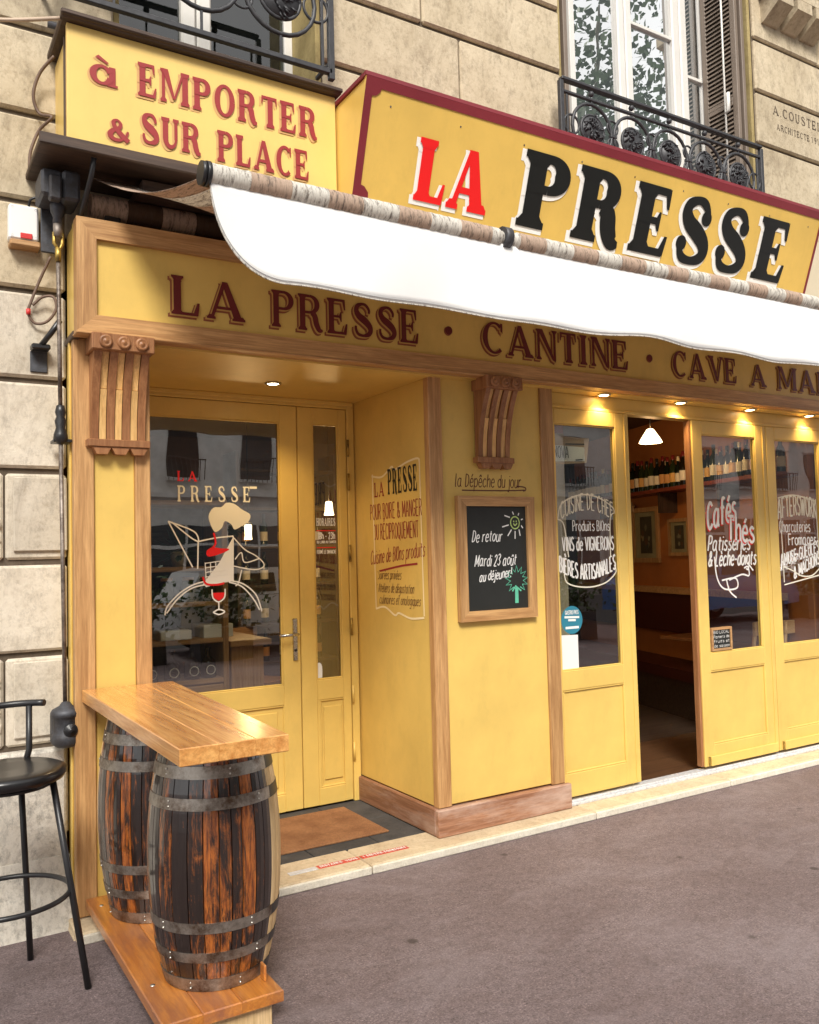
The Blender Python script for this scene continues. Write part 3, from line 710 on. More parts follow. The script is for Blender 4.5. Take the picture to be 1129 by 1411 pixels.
# folded shutters: louvres
def shutter(x, y0, y1, z0, z1, face):
    fr = MB(); t_ = .035
    fr.cbox(x, x+t_, y0, y0+.05, z0, z1); fr.cbox(x, x+t_, y1-.05, y1, z0, z1)
    z = z0
    for q in (z0, (z0+z1)/2-.4, z1-.07): fr.cbox(x, x+t_, y0+.05, y1-.05, q, q+.07)
    o = fr.build('shutter', M['shutter'], bld)
    sl = MB(); z = z0+.08
    while z < z1-.1:
        sl.add([(x-.002+face*.0, y0+.05, z), (x-.002, y1-.05, z), (x+t_, y1-.05, z+.045), (x+t_, y0+.05, z+.045), (x-.002, y0+.05, z+.008), (x-.002, y1-.05, z+.008), (x+t_, y1-.05, z+.053), (x+t_, y0+.05, z+.053)],
               [(3,2,1,0),(4,5,6,7),(0,1,5,4),(1,2,6,5),(2,3,7,6),(3,0,4,7)]); z += .036
    tag(sl.build('louvre_slats', M['shutter'], o), kind='stuff')
shutter(5.80, .20, .55, 4.16, 6.85, -1); shutter(5.74, .21, .54, 4.16, 6.85, -1)
shutter(3.90, .18, .50, 4.16, 6.85, 1)
MB().tube([(5.70, .30, 4.2), (5.70, .30, 6.85)], .008, 6).tube([(5.70, .30, 5.05), (5.70, .27, 5.05), (5.70, .27, 5.2)], .014, 6).build('shutter_bolt', M['white_fr'], bld)

# ------------------------------------------------------------------ balcony railings
def railing(label, x0, x1, y, z0, z1, n, medR):
    t = thing('balcony_railing', label, 'railing', ((x0+x1)/2, y, z0), 'wrought iron window railings')
    cb('top_rail', M['iron'], t, x0, x1, y-.022, y+.022, z1-.022, z1, c=.004)
    cb('upper_rail', M['iron'], t, x0, x1, y-.012, y+.012, z1-.10, z1-.082, c=.003)
    cb('bottom_rail', M['iron'], t, x0, x1, y-.016, y+.016, z0, z0+.028, c=.003)
    for x in (x0, x1):
        cb('end_post', M['iron'], t, x-.016, x+.016, y-.016, y+.016, z0-.03, z1-.024, c=.003)
        s_ = 1 if x == x0 else -1
        cb('inner_post', M['iron'], t, x+s_*.05-.007, x+s_*.05+.007, y-.008, y+.008, z0+.03, z1-.105, c=.002)
    for x in (x0, x1): cb('wall_stay', M['iron'], t, x-.01, x+.01, y+.018, WY+.02, z0+.06, z0+.08, c=.002)
    step = (x1-x0-.16)/n; zc = (z0+z1-.10)/2
    def ring(mb, cx, cz, r, rr, a0=0, a1=360):
        mb.tube([(cx+r*math.cos(R(a0+(a1-a0)*k/24)), y, cz+r*math.sin(R(a0+(a1-a0)*k/24))) for k in range(25)], rr, 6, False)
    for i in range(n):
        cx = x0+.08+step*(i+.5); mb = MB(); r1 = step*.47
        ring(mb, cx, zc, r1, .012); ring(mb, cx, zc, medR+.010, .010)
        mb.build('scroll_ring', M['iron'], t)
        md = MB(); md.lathe([(0, -.008), (medR, -.008), (medR, .008), (0, .008)], (0, 0, 0), 20)
        md.v = [(cx+a, y+c_, zc+b_) for a, b_, c_ in md.v]
        for q in range(34):                              # leafy relief
            a = random.uniform(0, 6.28); rr = random.uniform(.1, .9)*medR; b_ = a+random.uniform(-.6, .6)
            px, pz = cx+rr*math.cos(a), zc+rr*math.sin(a); L_ = .018
            md.tube([(px, y-.010, pz), (px+L_*math.cos(b_), y-.020, pz+L_*math.sin(b_)), (px+1.7*L_*math.cos(b_+.6), y-.010, pz+1.7*L_*math.sin(b_+.6))], .005, 5)
        md.build('medallion', M['iron'], t)
        kb = MB(); kb.lathe([(0, -.022), (.016, -.014), (.021, 0), (.016, .014), (0, .022)], (cx, y, z1-.05), 8)
        kb.cbox(cx-.006, cx+.006, y-.006, y+.006, zc+r1, z1-.10, c=.001)
        kb.cbox(cx-.006, cx+.006, y-.006, y+.006, z0+.028, zc-r1, c=.001); kb.build('knob', M['iron'], t)
        if i < n-1:
            cl = MB(); bx = cx+step/2
            for s_ in (1, -1): ring(cl, bx, zc+s_*step*.16, step*.13, .007)
            cl.cbox(bx-.028, bx+.028, y-.014, y+.014, zc-.012, zc+.012, c=.003); cl.build('clasp', M['iron'], t)
    for x, s_ in ((x0+.075, 1), (x1-.075, -1)):
        cl = MB(); ring(cl, x+s_*.01, zc, step*.17, .008); cl.build('end_scroll', M['iron'], t)
    return t
railing('wrought iron railing with five leafy medallions above the burgundy edged sign', 3.71, 5.72, .02, 4.17, 4.66, 5, .090)
railing('cropped wrought iron railing with large medallions above the takeaway sign', .62, 2.05, .0, 4.20, 4.98, 3, .105)

# ------------------------------------------------------------------ step, recess floor, sill
ds = tag(MB().box(.69, 10, -.10, .12, -.05, .012).build('doorstep', M['step']), kind='structure')
for a, b_ in ((.69, 1.2), (1.2, 2.10), (2.10, 3.62), (3.62, 4.83), (4.83, 6.3), (6.3, 8.0)):
    cb('stone_slab', M['step'], ds, a+.003, b_-.003, -.155, .118, .005, .045, c=.007)
    cb('slab_edge', M['step_edge'], ds, a+.003, b_-.003, -.172, -.1555, .0, .040, c=.008)
tf = tag(MB().box(.75, 2.66, .12, .98, -.05, .030).build('recess_floor', M['joint']), kind='structure')
for i in range(5):
    for j in range(2):
        x0 = .76+i*.385; cb('floor_tile', M['tile'], tf, x0+.003, min(x0+.385, 2.66)-.003, .122+j*.40, .122+(j+1)*.40-.005, .03, .044, c=.003)
tag(MB().cbox(1.52, 2.43, .235, .80, .0445, .056, c=.004).build('doormat', M['mat']), 'rectangular brown coir doormat on the dark tiles in the entrance recess', 'doormat')
tr = thing('door_track', 'grey aluminium sliding track along the foot of the folding doors', 'track', (5, .06, .045))
cb('rail', M['alu'], tr, 3.56, 9.0, -.005, .115, .045, .062, c=.003); cb('lip', M['alu'], tr, 3.56, 9.0, .012, .022, .062, .074, c=.002)
# floor tape
for (x0, x1, txt, rm) in ((1.86, 2.095, 'DISTANCEZ VOUS', 'left'), (2.105, 2.385, '1 METRE MINIMUM', 'right')):
    tp = thing('floor_tape', 'worn red and white floor tape on the pale step, %s piece of two' % rm, 'floor tape', (x0, -.03, .045), 'red floor tape pieces on the step')
    MB().box(x0, x1, -.058, -.012, .0452, .0458).build('tape', M['tape_red'], tp)
    serif(txt, Plane((0, -.047, .0458), (1, 0, 0), (0, 1, 0), (0, 0, 1)), x0+.012, x1-.012, 0, .024, [(M['w_ink'], 0, 0, .01)], tp, 'lettering', (.24, .16, .02, False), .14, False)
tp = thing('metal_plate', 'small silver plate strip stuck on the step left of the red tape', 'plate', (1.76, -.05, .045))
MB().cbox(1.70, 1.85, -.062, -.022, .0452, .049, c=.002).build('plate', M['alu'], tp)

# ------------------------------------------------------------------ pilaster (left)
XL, XR = .72, 1.06
ps = thing('pilaster', 'left shopfront pilaster, wooden posts round a tall yellow panel', 'pilaster', (.9, 0, 0))
cb('post', M['oakz'], ps, XL, .808, 0, .05, .05, 2.62); cb('post', M['oakz'], ps, .990, XR, 0, .05, .05, 2.62)
cb('panel', M['yellow'], ps, .808, .990, .016, .04, .05, 2.62)
cb('side_panel', M['yellow'], ps, XL+.004, XL+.03, .05, WY+.03, .0, 2.62); cb('side_bead', M['yellow'], ps, XL-.006, XL+.004, .07, .10, .0, 2.62)
MB().box(1.03, XR-.004, .05, .93, .045, 2.62).build('recess_side', M['yellow'], ps)

# ------------------------------------------------------------------ corner column
cc = thing('corner_column', 'yellow corner column between entrance recess and folding doors, with wooden posts and plinth', 'column', (3.05, 0, 0))
cb('front_panel', M['yellow'], cc, 2.65, 3.50, .014, .04, .20, 2.62)
MB().box(2.620, 2.642, .04, .93, .20, 2.62).build('return_panel', M['yellow'], cc)
cb('post', M['oakz'], cc, 2.613, 2.702, -.004, .05, .195, 2.62); cb('post', M['oakz'], cc, 3.432, 3.53, -.004, .12, .195, 2.62)
cb('plinth', M['plinthx'], cc, 2.590, 3.555, -.035, .0, .045, .195, c=.006)
cb('plinth', M['plinthy'], cc, 2.590, 2.620, .002, .90, .046, .196, c=.006)
MB().box(2.622, 3.54, .0, .12, .045, .19).build('plinth_core', M['plinthx'], cc)
RW = Plane((2.620, 0, 0), (0, -1, 0), (0, 0, 1), (-1, 0, 0))
def rl(y): return -(y+.055)
serif('LA', RW, rl(.60), rl(.475), 1.965, .09, [(M['pu_ink'], 0, 0, 0)], cc, 'lettering', (.17, .08, .06, False), .12, False)
serif('PRESSE', RW, rl(.43), rl(.085), 1.97, .155, [(M['k_ink'], 0, 0, 0)], cc, 'lettering', (.24, .08, .06, False), .10, False)
hand('POUR BOIRE & MANGER', RW, rl(.66), rl(.05), 1.825, .095, M['pu_ink'], cc, .085)
hand('OU RÉCIPROQUEMENT', RW, rl(.62), rl(.09), 1.70, .095, M['pu_ink'], cc, .085)
hand('Cuisine de BIOns produits', RW, rl(.67), rl(.03), 1.545, .085, M['pu_ink'], cc, .085, .15, base=lambda t_: .045*t_)
lines(RW, [[(rl(.55), 1.505), (rl(.3), 1.535), (rl(.11), 1.548)]], .010, M['pu_ink'], cc, 'flourish')
hand('* Soirées privées', RW, rl(.60), rl(.30), 1.455, .055, M['br_ink'], cc, .085, .25)
hand('* Ateliers de dégustation', RW, rl(.60), rl(.16), 1.375, .055, M['br_ink'], cc, .085, .25)
hand('culinaires et œnologiques', RW, rl(.57), rl(.09), 1.305, .055, M['br_ink'], cc, .085, .25)
lines(RW, [[(rl(.63), 2.10), (rl(.5), 2.085), (rl(.38), 2.135), (rl(.34), 2.115), (rl(.2), 2.145), (rl(.08), 2.155), (rl(.06), 2.13)], [(rl(.62), 2.11), (rl(.61), 1.27)], [(rl(.06), 2.15), (rl(.05), 1.25)],
     [(rl(.61), 1.27), (rl(.5), 1.285), (rl(.38), 1.24), (rl(.33), 1.255), (rl(.2), 1.23), (rl(.05), 1.24)]], .010, M['cr_ink'], cc, 'ornamental_border')
pl = FRONT(.014)
o = hand('la Dépêche du jour', pl, 2.79, 3.27, 1.985, .075, M['br_ink'], cc, .09, .12)
lines(pl, [[(2.84, 1.965), (3.10, 1.966), (3.30, 1.972)], [(3.24, 1.995), (3.30, 1.99), (3.31, 1.975), (3.29, 1.966)]], .006, M['br_ink'], cc, 'flourish')
# chalkboard
kb = thing('chalkboard', 'wood framed chalkboard with white chalk writing, green sun and tree on the yellow column', 'chalkboard', (3.06, -.01, 1.21))
x0, x1, z0, z1 = 2.785, 3.345, 1.21, 1.93; f_ = .058; y0, y1 = -.022, .012
def mitre(nm, mat, par, x0, x1, z0, z1, f_, y0, y1, side):
    Q_ = {'b': [(x0, z0), (x1, z0), (x1-f_, z0+f_), (x0+f_, z0+f_)], 't': [(x0, z1), (x0+f_, z1-f_), (x1-f_, z1-f_), (x1, z1)],
          'l': [(x0, z0), (x0+f_, z0+f_), (x0+f_, z1-f_), (x0, z1)], 'r': [(x1, z0), (x1, z1), (x1-f_, z1-f_), (x1-f_, z0+f_)]}[side]
    return MB().prism(Q_, 'y', y0, y1).build(nm, mat, par)
for s_ in 'btlr': mitre('frame', M['oakx'] if s_ in 'bt' else M['oakz'], kb, x0, x1, z0, z1, f_, y0, y1, s_)
MB().box(x0+f_*.9, x1-f_*.9, -.004, .0135, z0+f_*.9, z1-f_*.9).build('slate', M['slate'], kb)
pl = FRONT(-.004)
hand('De retour', pl, 2.885, 3.10, 1.665, .065, M['w_ch'], kb, .12, .2, jit=.3)
hand('Mardi 23 août', pl, 2.90, 3.20, 1.525, .065, M['w_ch'], kb, .12, .2, jit=.3)
hand('au déjeuner!', pl, 2.93, 3.16, 1.435, .055, M['w_ch'], kb, .14, .2, jit=.3, base=lambda t_: .02*t_)
sx, sz = 3.205, 1.775
lines(pl, [[(sx+.033*math.cos(a*.7), sz+.036*math.sin(a*.7)) for a in range(10)], [(sx-.012, sz-.005), (sx, sz-.016), (sx+.014, sz-.004)], [(sx-.01, sz+.012), (sx-.009, sz+.004)], [(sx+.01, sz+.012), (sx+.009, sz+.004)]], .006, M['yel_ch'], kb, 'chalk_sun')
lines(pl, [[(sx+.05*math.cos(a), sz+.05*math.sin(a)), (sx+.10*math.cos(a)*(1 if math.cos(a) < .3 else .62), sz+.095*math.sin(a)*(1 if math.sin(a) < .3 else .7))] for a in (R(20), R(60), R(100), R(140), R(195), R(235), R(268), R(305), R(340))], .006, M['w_ch'], kb, 'chalk_rays', False)
tx, tz = 3.205, 1.435; st_ = []
for k in range(23):
    a = R(-60+k*300/22); r_ = .085 if k % 2 else .048; st_.append((tx+r_*math.cos(a+R(0)), tz+r_*math.sin(a)))
lines(pl, [st_], .006, M['green_ch'], kb, 'chalk_tree', False)
lines(pl, [[(tx-.012, 1.30), (tx-.010, 1.39)], [(tx+.004, 1.30), (tx+.004, 1.39)], [(tx-.035, 1.37), (tx-.01, 1.40), (tx+.03, 1.37)], [(tx-.005, 1.30), (tx-.005, 1.39)]], .008, M['green_ch'], kb, 'chalk_trunk', False)

# ------------------------------------------------------------------ corbels
def corbel(label, x0, x1, ztop, zbot, dep):
    t = thing('corbel', label, 'corbel', ((x0+x1)/2, 0, zbot), 'curved wooden corbels under the fascia')
    W_ = x1-x0
    def prof(z):    # front y of the curved face
        k = (z-zbot)/(ztop-.07-zbot); return -.028-(dep-.028)*max(0, k)**2.2*.88
    n = 12; zz = [zbot+.02+(ztop-.07-zbot-.02)*i/n for i in range(n+1)]
    def slab(a, b_, fy, back=.004, k0=0, k1=n+1):
        q = [(fy(z), z) for z in zz[k0:k1]]; return [(back, zz[k0])]+q+[(back, zz[min(k1, n+1)-1])]
    MB().prism([(.004, zbot+.02)]+[(prof(z)+.022, z) for z in zz]+[(.004, zz[-1])], 'x', x0+.012, x1-.012).build('back_block', M['corb'], t)
    rw = (W_-.02)/7
    for i in range(4):
        a = x0+.01+i*2*rw; MB().prism(slab(a, a+rw, prof), 'x', a, a+rw*.98).build('rib', M['corb'], t)
    for i in range(3):
        a = x0+.01+(i*2+1)*rw; MB().prism(slab(0, 0, lambda z: prof(z)+.005, k0=0, k1=8), 'x', a+.003, a+rw-.003).build('light_inlay', M['rib'], t)
        MB().prism([(.004, zz[7]+.004)]+[(prof(z)+.014, z) for z in [zz[7]+.004]+zz[8:]]+[(.004, zz[-1])], 'x', a+.003, a+rw-.003).build('light_inlay', M['rib'], t)
    cb('cap', M['corb'], t, x0-.006, x1+.006, -dep-.012, .004, ztop-.075, ztop, c=.004)
    cb('shelf', M['corb'], t, x0-.008, x1+.008, -.05, .004, zbot-.012, zbot+.022, c=.003)
    for i in range(3):
        cx = x0+W_*(.2+.3*i)
        r = MB(); prof_ = [(0, -.014), (.010, -.013), (.014, -.006), (.019, -.012), (.028, -.010), (.030, 0)]
        r.lathe(prof_, (0, 0, 0), 18); r.v = [(cx+a, -dep-.012+c_, ztop-.038+b_) for a, b_, c_ in r.v]; r.build('rosette', M['corb'], t)
        a = x0+W_*(.06+.31*i)
        MB().prism([(a, zbot-.013), (a+.082, zbot-.013), (a+.064, zbot-.045), (a+.018, zbot-.045)], 'y', -.042, .004).build('drop', M['corb'], t)
    return t
corbel('curved wooden corbel with three rosettes on top of the left pilaster', .778, 1.040, 2.617, 2.135, .14)
corbel('dark shaded wooden corbel above the chalkboard on the column', 2.925, 3.175, 2.617, 2.135, .14)

# ------------------------------------------------------------------ fascia
fa = thing('fascia_sign', 'long yellow fascia board in a wooden frame with burgundy lettering under the awning', 'sign', (4, -.1, 2.62))
FX0, FX1, FZ0, FZ1 = .715, 9.0, 2.622, 3.135
MB().box(FX0+.08, FX1, -.100, -.07, FZ0+.06, FZ1-.06).build('board', M['yellow'], fa)
MB().prism([(FX0, FZ0), (FX1, FZ0), (FX1, FZ0+.078), (FX0+.085, FZ0+.078)], 'y', -.122, -.05).build('frame_rail', M['oakx'], fa)
MB().prism([(FX0, FZ1), (FX0+.085, FZ1-.09), (FX1, FZ1-.09), (FX1, FZ1)], 'y', -.122, -.05).build('frame_rail', M['oakx'], fa)
MB().prism([(FX0, FZ0), (FX0+.085, FZ0+.078), (FX0+.085, FZ1-.09), (FX0, FZ1)], 'y', -.122, -.05).build('frame_stile', M['oakz'], fa)
cb('frame_lip', M['oakx'], fa, FX0-.004, FX1, -.128, -.04, FZ0-.012, FZ0, c=.004)
cb('side_panel', M['yellow'], fa, FX0+.008, FX0+.03, -.05, WY, FZ0+.02, FZ1); cb('side_panel', M['yellow'], fa, FX0+.002, FX0+.012, -.045, .0, FZ0, FZ1, c=.003)
cb('side_lip', M['dwoody'], fa, FX0-.004, FX0+.03, -.04, WY, FZ0-.012, FZ0+.018, c=.003)
MB().box(FX0+.03, FX1, -.05, WY+.03, FZ1-.04, FZ1-.005).build('top_board', M['dwoodx'], fa)
pl = FRONT(-.100)
lay = [(M['bs_ink'], -.055, -.06, .02), (M['bo_ink'], -.02, -.022, .014), (M['bd_ink'], 0, 0, 0)]
stl = (.19, .075, .06, False)
serif('LA', pl, 1.135, 1.50, 2.752, .185, lay, fa, style=stl); serif('PRESSE', pl, 1.635, 2.505, 2.752, .185, lay, fa, style=stl)
serif('CANTINE', pl, 2.925, 4.10, 2.752, .185, lay, fa, style=stl); serif('CAVE', pl, 4.50, 5.165, 2.752, .175, lay, fa, style=stl)
serif('A', pl, 5.31, 5.49, 2.752, .160, lay, fa, style=stl); serif('MANGER', pl, 5.62, 6.85, 2.752, .170, lay, fa, style=stl)
for x in (2.70, 4.295):
    fillp(pl, disc(x-.006, 2.848, .026, 18), M['bs_ink'], fa, 'dot', .0015); fillp(pl, disc(x, 2.853, .024, 18), M['bd_ink'], fa, 'dot', .004)

# soffits (ceiling of the recess and of the strip over the doors)
tag(MB().box(XR, 2.618, -.05, .93, 2.60, 2.64).build('recess_ceiling', M['yellow']), kind='structure')
tag(MB().box(2.619, 9.0, -.05, .20, 2.604, 2.64).build('door_soffit', M['yellow']), kind='structure')
tag(MB().box(.75, 1.058, -.05, .02, 2.622, 2.65).build('soffit_edge', M['yellow']), kind='structure')

# ------------------------------------------------------------------ entrance door (two leaves) and its frame
DY = .90
ef = thing('door_frame', 'yellow door frame in the entrance recess', 'door frame', (1.8, DY, .045))
cb('jamb', M['yellow'], ef, 2.56, 2.61, DY-.004, DY+.08, .045, 2.60); cb('jamb', M['yellow'], ef, 1.06, 1.10, DY-.004, DY+.08, .045, 2.60)
cb('head', M['yellow'], ef, 1.10, 2.56, DY-.004, DY+.08, 2.555, 2.60); cb('bead', M['yellow'], ef, 1.07, 2.60, DY-.02, DY-.006, 2.575, 2.60)
def leaf(t, x0, x1, z0, z1, y, gx0, gx1, gz0, gz1, px0, px1, pz0, pz1, th=.045, bead='yellow', pane=None):
    Y = M['yellow']
    cb('stile', Y, t, x0, gx0, y, y+th, z0, z1); cb('stile', Y, t, gx1, x1, y, y+th, z0, z1)
    cb('top_rail', Y, t, gx0, gx1, y, y+th, gz1, z1, c=.003); cb('middle_rail', Y, t, gx0, gx1, y, y+th, pz1, gz0, c=.003); cb('bottom_rail', Y, t, gx0, gx1, y, y+th, z0, pz0, c=.003)
    if px0-gx0 > .008: cb('panel_stile', Y, t, gx0, px0, y+.0005, y+th-.001, pz0, pz1, c=.002)
    if gx1-px1 > .008: cb('panel_stile', Y, t, px1, gx1, y+.0005, y+th-.001, pz0, pz1, c=.002)
    cb('panel', Y, t, px0, px1, y+.016, y+th-.006, pz0, pz1, c=.002)
    b_ = MB(); e = .012
    for (a, c_, d, f) in ((px0, px1, pz0, pz0+e), (px0, px1, pz1-e, pz1), (px0, px0+e, pz0+e, pz1-e), (px1-e, px1, pz0+e, pz1-e)): b_.cbox(a, c_, y+.004, y+.017, d, f, c=.004)
    b_.build('panel_moulding', Y, t)
    b_ = MB(); e = .009
    for (a, c_, d, f) in ((gx0, gx1, gz0, gz0+e), (gx0, gx1, gz1-e, gz1), (gx0, gx0+e, gz0+e, gz1-e), (gx1-e, gx1, gz0+e, gz1-e)): b_.cbox(a, c_, y+.006, y+.02, d, f, c=.003)
    b_.build('glazing_bead', Y, t)
    return MB().box(gx0+.002, gx1-.002, y+.022, y+.027, gz0+.002, gz1-.002).build('pane', pane or M['glassd'], t)
d1 = thing('entrance_door', 'yellow entrance door with large painted glass pane and steel lever handle', 'door', (1.65, DY, .055))
leaf(d1, 1.104, 2.208, .055, 2.552, DY+.004, 1.24, 2.092, .82, 2.445, 1.24, 2.10, .16, .70)
d2 = thing('side_door_leaf', 'narrow yellow side leaf right of the entrance door with slim glass pane', 'door', (2.4, DY, .055))
leaf(d2, 2.214, 2.556, .055, 2.552, DY+.004, 2.318, 2.500, .83, 2.45, 2.335, 2.515, .16, .705)
# inner raised rectangle on the lower panel
for t, a, b_ in ((d1, 1.32, 2.05), (d2, 2.362, 2.488)):
    cb('raised_field', M['yellow'], t, a, b_, DY+.010, DY+.022, .205, .66, c=.006)
for z in (2.30, 2.08, 1.62, 1.15, .72, .36): MB().tube([(2.560, DY-.012, z-.055), (2.560, DY-.012, z+.055)], .008, 8).build('hinge', M['yellow'] if z < 1 else M['brass'], ef)
hd = MB(); hd.cbox(2.155, 2.185, DY-.008, DY+.004, .965, 1.225, c=.006); hd.build('handle_plate', M['steel'], d1)
hd = MB(); hd.tube([(2.170, DY-.005, 1.13), (2.170, DY-.05, 1.13), (2.155, DY-.062, 1.13), (2.04, DY-.062, 1.128)], .0095, 10); hd.build('handle', M['steel'], d1)
MB().lathe([(0, -.004), (.009, -.004), (.009, 0), (0, 0)], (0, 0, 0), 12).build('keyhole', M['black'], d1, raw=True).matrix_local = Matrix.Translation((2.170-1.65, -.010, 1.03-.055)) @ Matrix.Rotation(R(90), 4, 'X')
# painted glass of the entrance door
pl = FRONT(DY+.026)
serif('LA', pl, 1.455, 1.575, 2.065, .060, [(M['r_ink'], 0, 0, 0)], d1, 'lettering', (.2, .09, .06, False), .4, False)
serif('PRESSE', pl, 1.455, 1.905, 1.945, .095, [(M['w_ink2'], 0, 0, 0)], d1, 'lettering', (.2, .09, .07, False), .50, False)
lines(pl, [[(1.90, 2.035), (1.945, 2.035)]], .012, M['w_ink2'], d1, 'dash')
# reader behind a newspaper
Z0 = 1.36
lines(pl, [[(1.40, 1.83), (1.54, 1.36+.20)], [(1.40, 1.83), (1.55, 1.77), (1.58, 1.71)], [(1.42, 1.825), (1.53, 1.735), (1.575, 1.71)],
           [(1.575, 1.71), (1.57, 1.55)], [(1.575, 1.71), (1.68, 1.73), (1.79, 1.74)], [(1.79, 1.74), (1.785, 1.49)]], .007, M['w_ink'], d1, 'newspaper_outline')
lines(pl, [[(1.785, 1.74), (1.86, 1.66), (1.93, 1.62), (1.98, 1.575), (1.975, 1.545), (1.91, 1.535), (1.79, 1.56)], [(1.84, 1.535), (1.82, 1.46), (1.80, 1.44)], [(1.80, 1.60), (1.84, 1.64), (1.86, 1.58), (1.95, 1.60)]], .006, M['w_ink'], d1, 'arm_outline')
lines(pl, [[(1.66, 1.48), (1.55, 1.46), (1.46, 1.41), (1.39, 1.34), (1.375, 1.29)], [(1.66, 1.46), (1.54, 1.44), (1.45, 1.38), (1.385, 1.30)], [(1.76, 1.475), (1.85, 1.45), (1.93, 1.38), (1.965, 1.28)], [(1.76, 1.465), (1.84, 1.435), (1.91, 1.36), (1.95, 1.29)]], .007, M['w_ink'], d1, 'leg_outline')
fillp(pl, catmull([(1.655, 1.80), (1.64, 1.86), (1.67, 1.91), (1.72, 1.915), (1.75, 1.94), (1.80, 1.935), (1.85, 1.90), (1.90, 1.87), (1.89, 1.83), (1.845, 1.80), (1.80, 1.78), (1.78, 1.81), (1.74, 1.83), (1.72, 1.79), (1.68, 1.765), (1.655, 1.80)], 4)[:-1], M['w_ink2'], d1, 'painted_hair')
fillp(pl, [(1.79, 1.735), (1.79, 1.47), (1.70, 1.46), (1.62, 1.44), (1.60, 1.46), (1.70, 1.58)], M['w_ink'], d1, 'painted_jacket', .0011)
fillp(pl, catmull([(1.625, 1.655), (1.66, 1.675), (1.71, 1.668), (1.765, 1.662), (1.71, 1.635), (1.64, 1.62), (1.622, 1.635)], 4), M['r_ink'], d1, 'painted_scarf', .0024)
lines(pl, [[(1.60, 1.50), (1.62, 1.46), (1.68, 1.452), (1.73, 1.46)], [(1.66, 1.67), (1.68, 1.70), (1.67, 1.76)]], .010, M['r_ink'], d1, 'red_line', h=.003)
gr = [[(1.62+.03*k, 1.48), (1.615+.032*k, 1.585)] for k in range(5)]+[[(1.615, 1.50+.027*k), (1.75, 1.515+.027*k)] for k in range(4)]
lines(pl, gr, .0045, M['w_ink'], d1, 'checked_shirt', False, h=.002)
lines(pl, [[(1.655, 1.425), (1.66, 1.375), (1.695, 1.35), (1.73, 1.375), (1.735, 1.425)], [(1.695, 1.35), (1.695, 1.305)], [(1.66, 1.29), (1.695, 1.305), (1.73, 1.29), (1.695, 1.275), (1.66, 1.29)]], .007, M['w_ink'], d1, 'wine_glass')
fillp(pl, [(1.660, 1.405), (1.665, 1.375), (1.695, 1.356), (1.725, 1.375), (1.732, 1.405)], M['r_ink'], d1, 'wine', .0016)
# opening hours on the side leaf
serif('HORAIRES', pl, 2.343, 2.476, 1.80, .048, [(M['w_ink'], 0, 0, .01)], d2, 'lettering', (.22, .11, .05, False), .12, False)
hand('18h - 23h', pl, 2.35, 2.47, 1.715, .042, M['w_ink'], d2, .18); hand('DU LUNDI AU SAMEDI', pl, 2.343, 2.476, 1.688, .016, M['w_ink'], d2, .22)
hand('FERMÉ LE DIMANCHE', pl, 2.343, 2.476, 1.622, .022, M['w_ink'], d2, .18)
lines(pl, [[(2.343, 1.768), (2.476, 1.768)], [(2.343, 1.66), (2.476, 1.66)]], .005, M['r_ink'], d2, 'red_line', False)
fillp(pl, catmull([(2.325, .84), (2.325, .92), (2.345, .935), (2.362, .91), (2.362, .84)], 3), M['paper'], d2, 'sticker')

# ------------------------------------------------------------------ folding doors
FY = .045
fh = thing('door_lintel', 'yellow head rail above the folding doors', 'door frame', (6, FY, 2.5))
cb('head', M['yellow'], fh, 3.53, 9.0, FY+.02, FY+.12, 2.506, 2.604, c=.004); cb('bead', M['yellow'], fh, 3.53, 9.0, FY+.004, FY+.019, 2.50, 2.522, c=.004)
LV = [('folding_door_leaf', 'yellow folding door leaf beside the column with the poster and blue sticker', 3.535, 4.225), ('folding_door_leaf', 'yellow folding door leaf right of the open doorway with red and white painted menu glass', 4.845, 5.655), ('folding_door_leaf', 'rightmost yellow folding door leaf with afterwork lettering on its glass', 5.662, 6.44), ('folding_door_leaf', None, 6.447, 7.22), ('folding_door_leaf', None, 7.227, 8.0)]
lv = []
for nm, lab, a, b_ in LV[:3]:
    t = thing(nm, lab, 'door', ((a+b_)/2, FY, .08), 'yellow folding door leaves'); lv.append(t)
    st0 = .045 if a < 3.6 else .10
    leaf(t, a, b_, .082, 2.498, FY, a+st0, b_-.125, .855, 2.405, a+.05 if a < 3.6 else a+.085, b_-.115, .225, .735)
    cb('edge_strip', M['yellow'], t, b_-.045, b_-.035, FY-.006, FY, .10, 2.49, c=.002)
    if a > 4:
        cb('drip_board', M['yellow'], t, a+.05, b_-.03, FY-.014, FY, .085, .15, c=.003)
        cb('catch', M['brass'], t, a+.03, a+.042, FY-.01, FY, .09, .15, c=.002)
cb('edge_seal', M['corb'], lv[1], 4.822, 4.8445, FY+.01, FY+.055, .085, 2.495, c=.003)
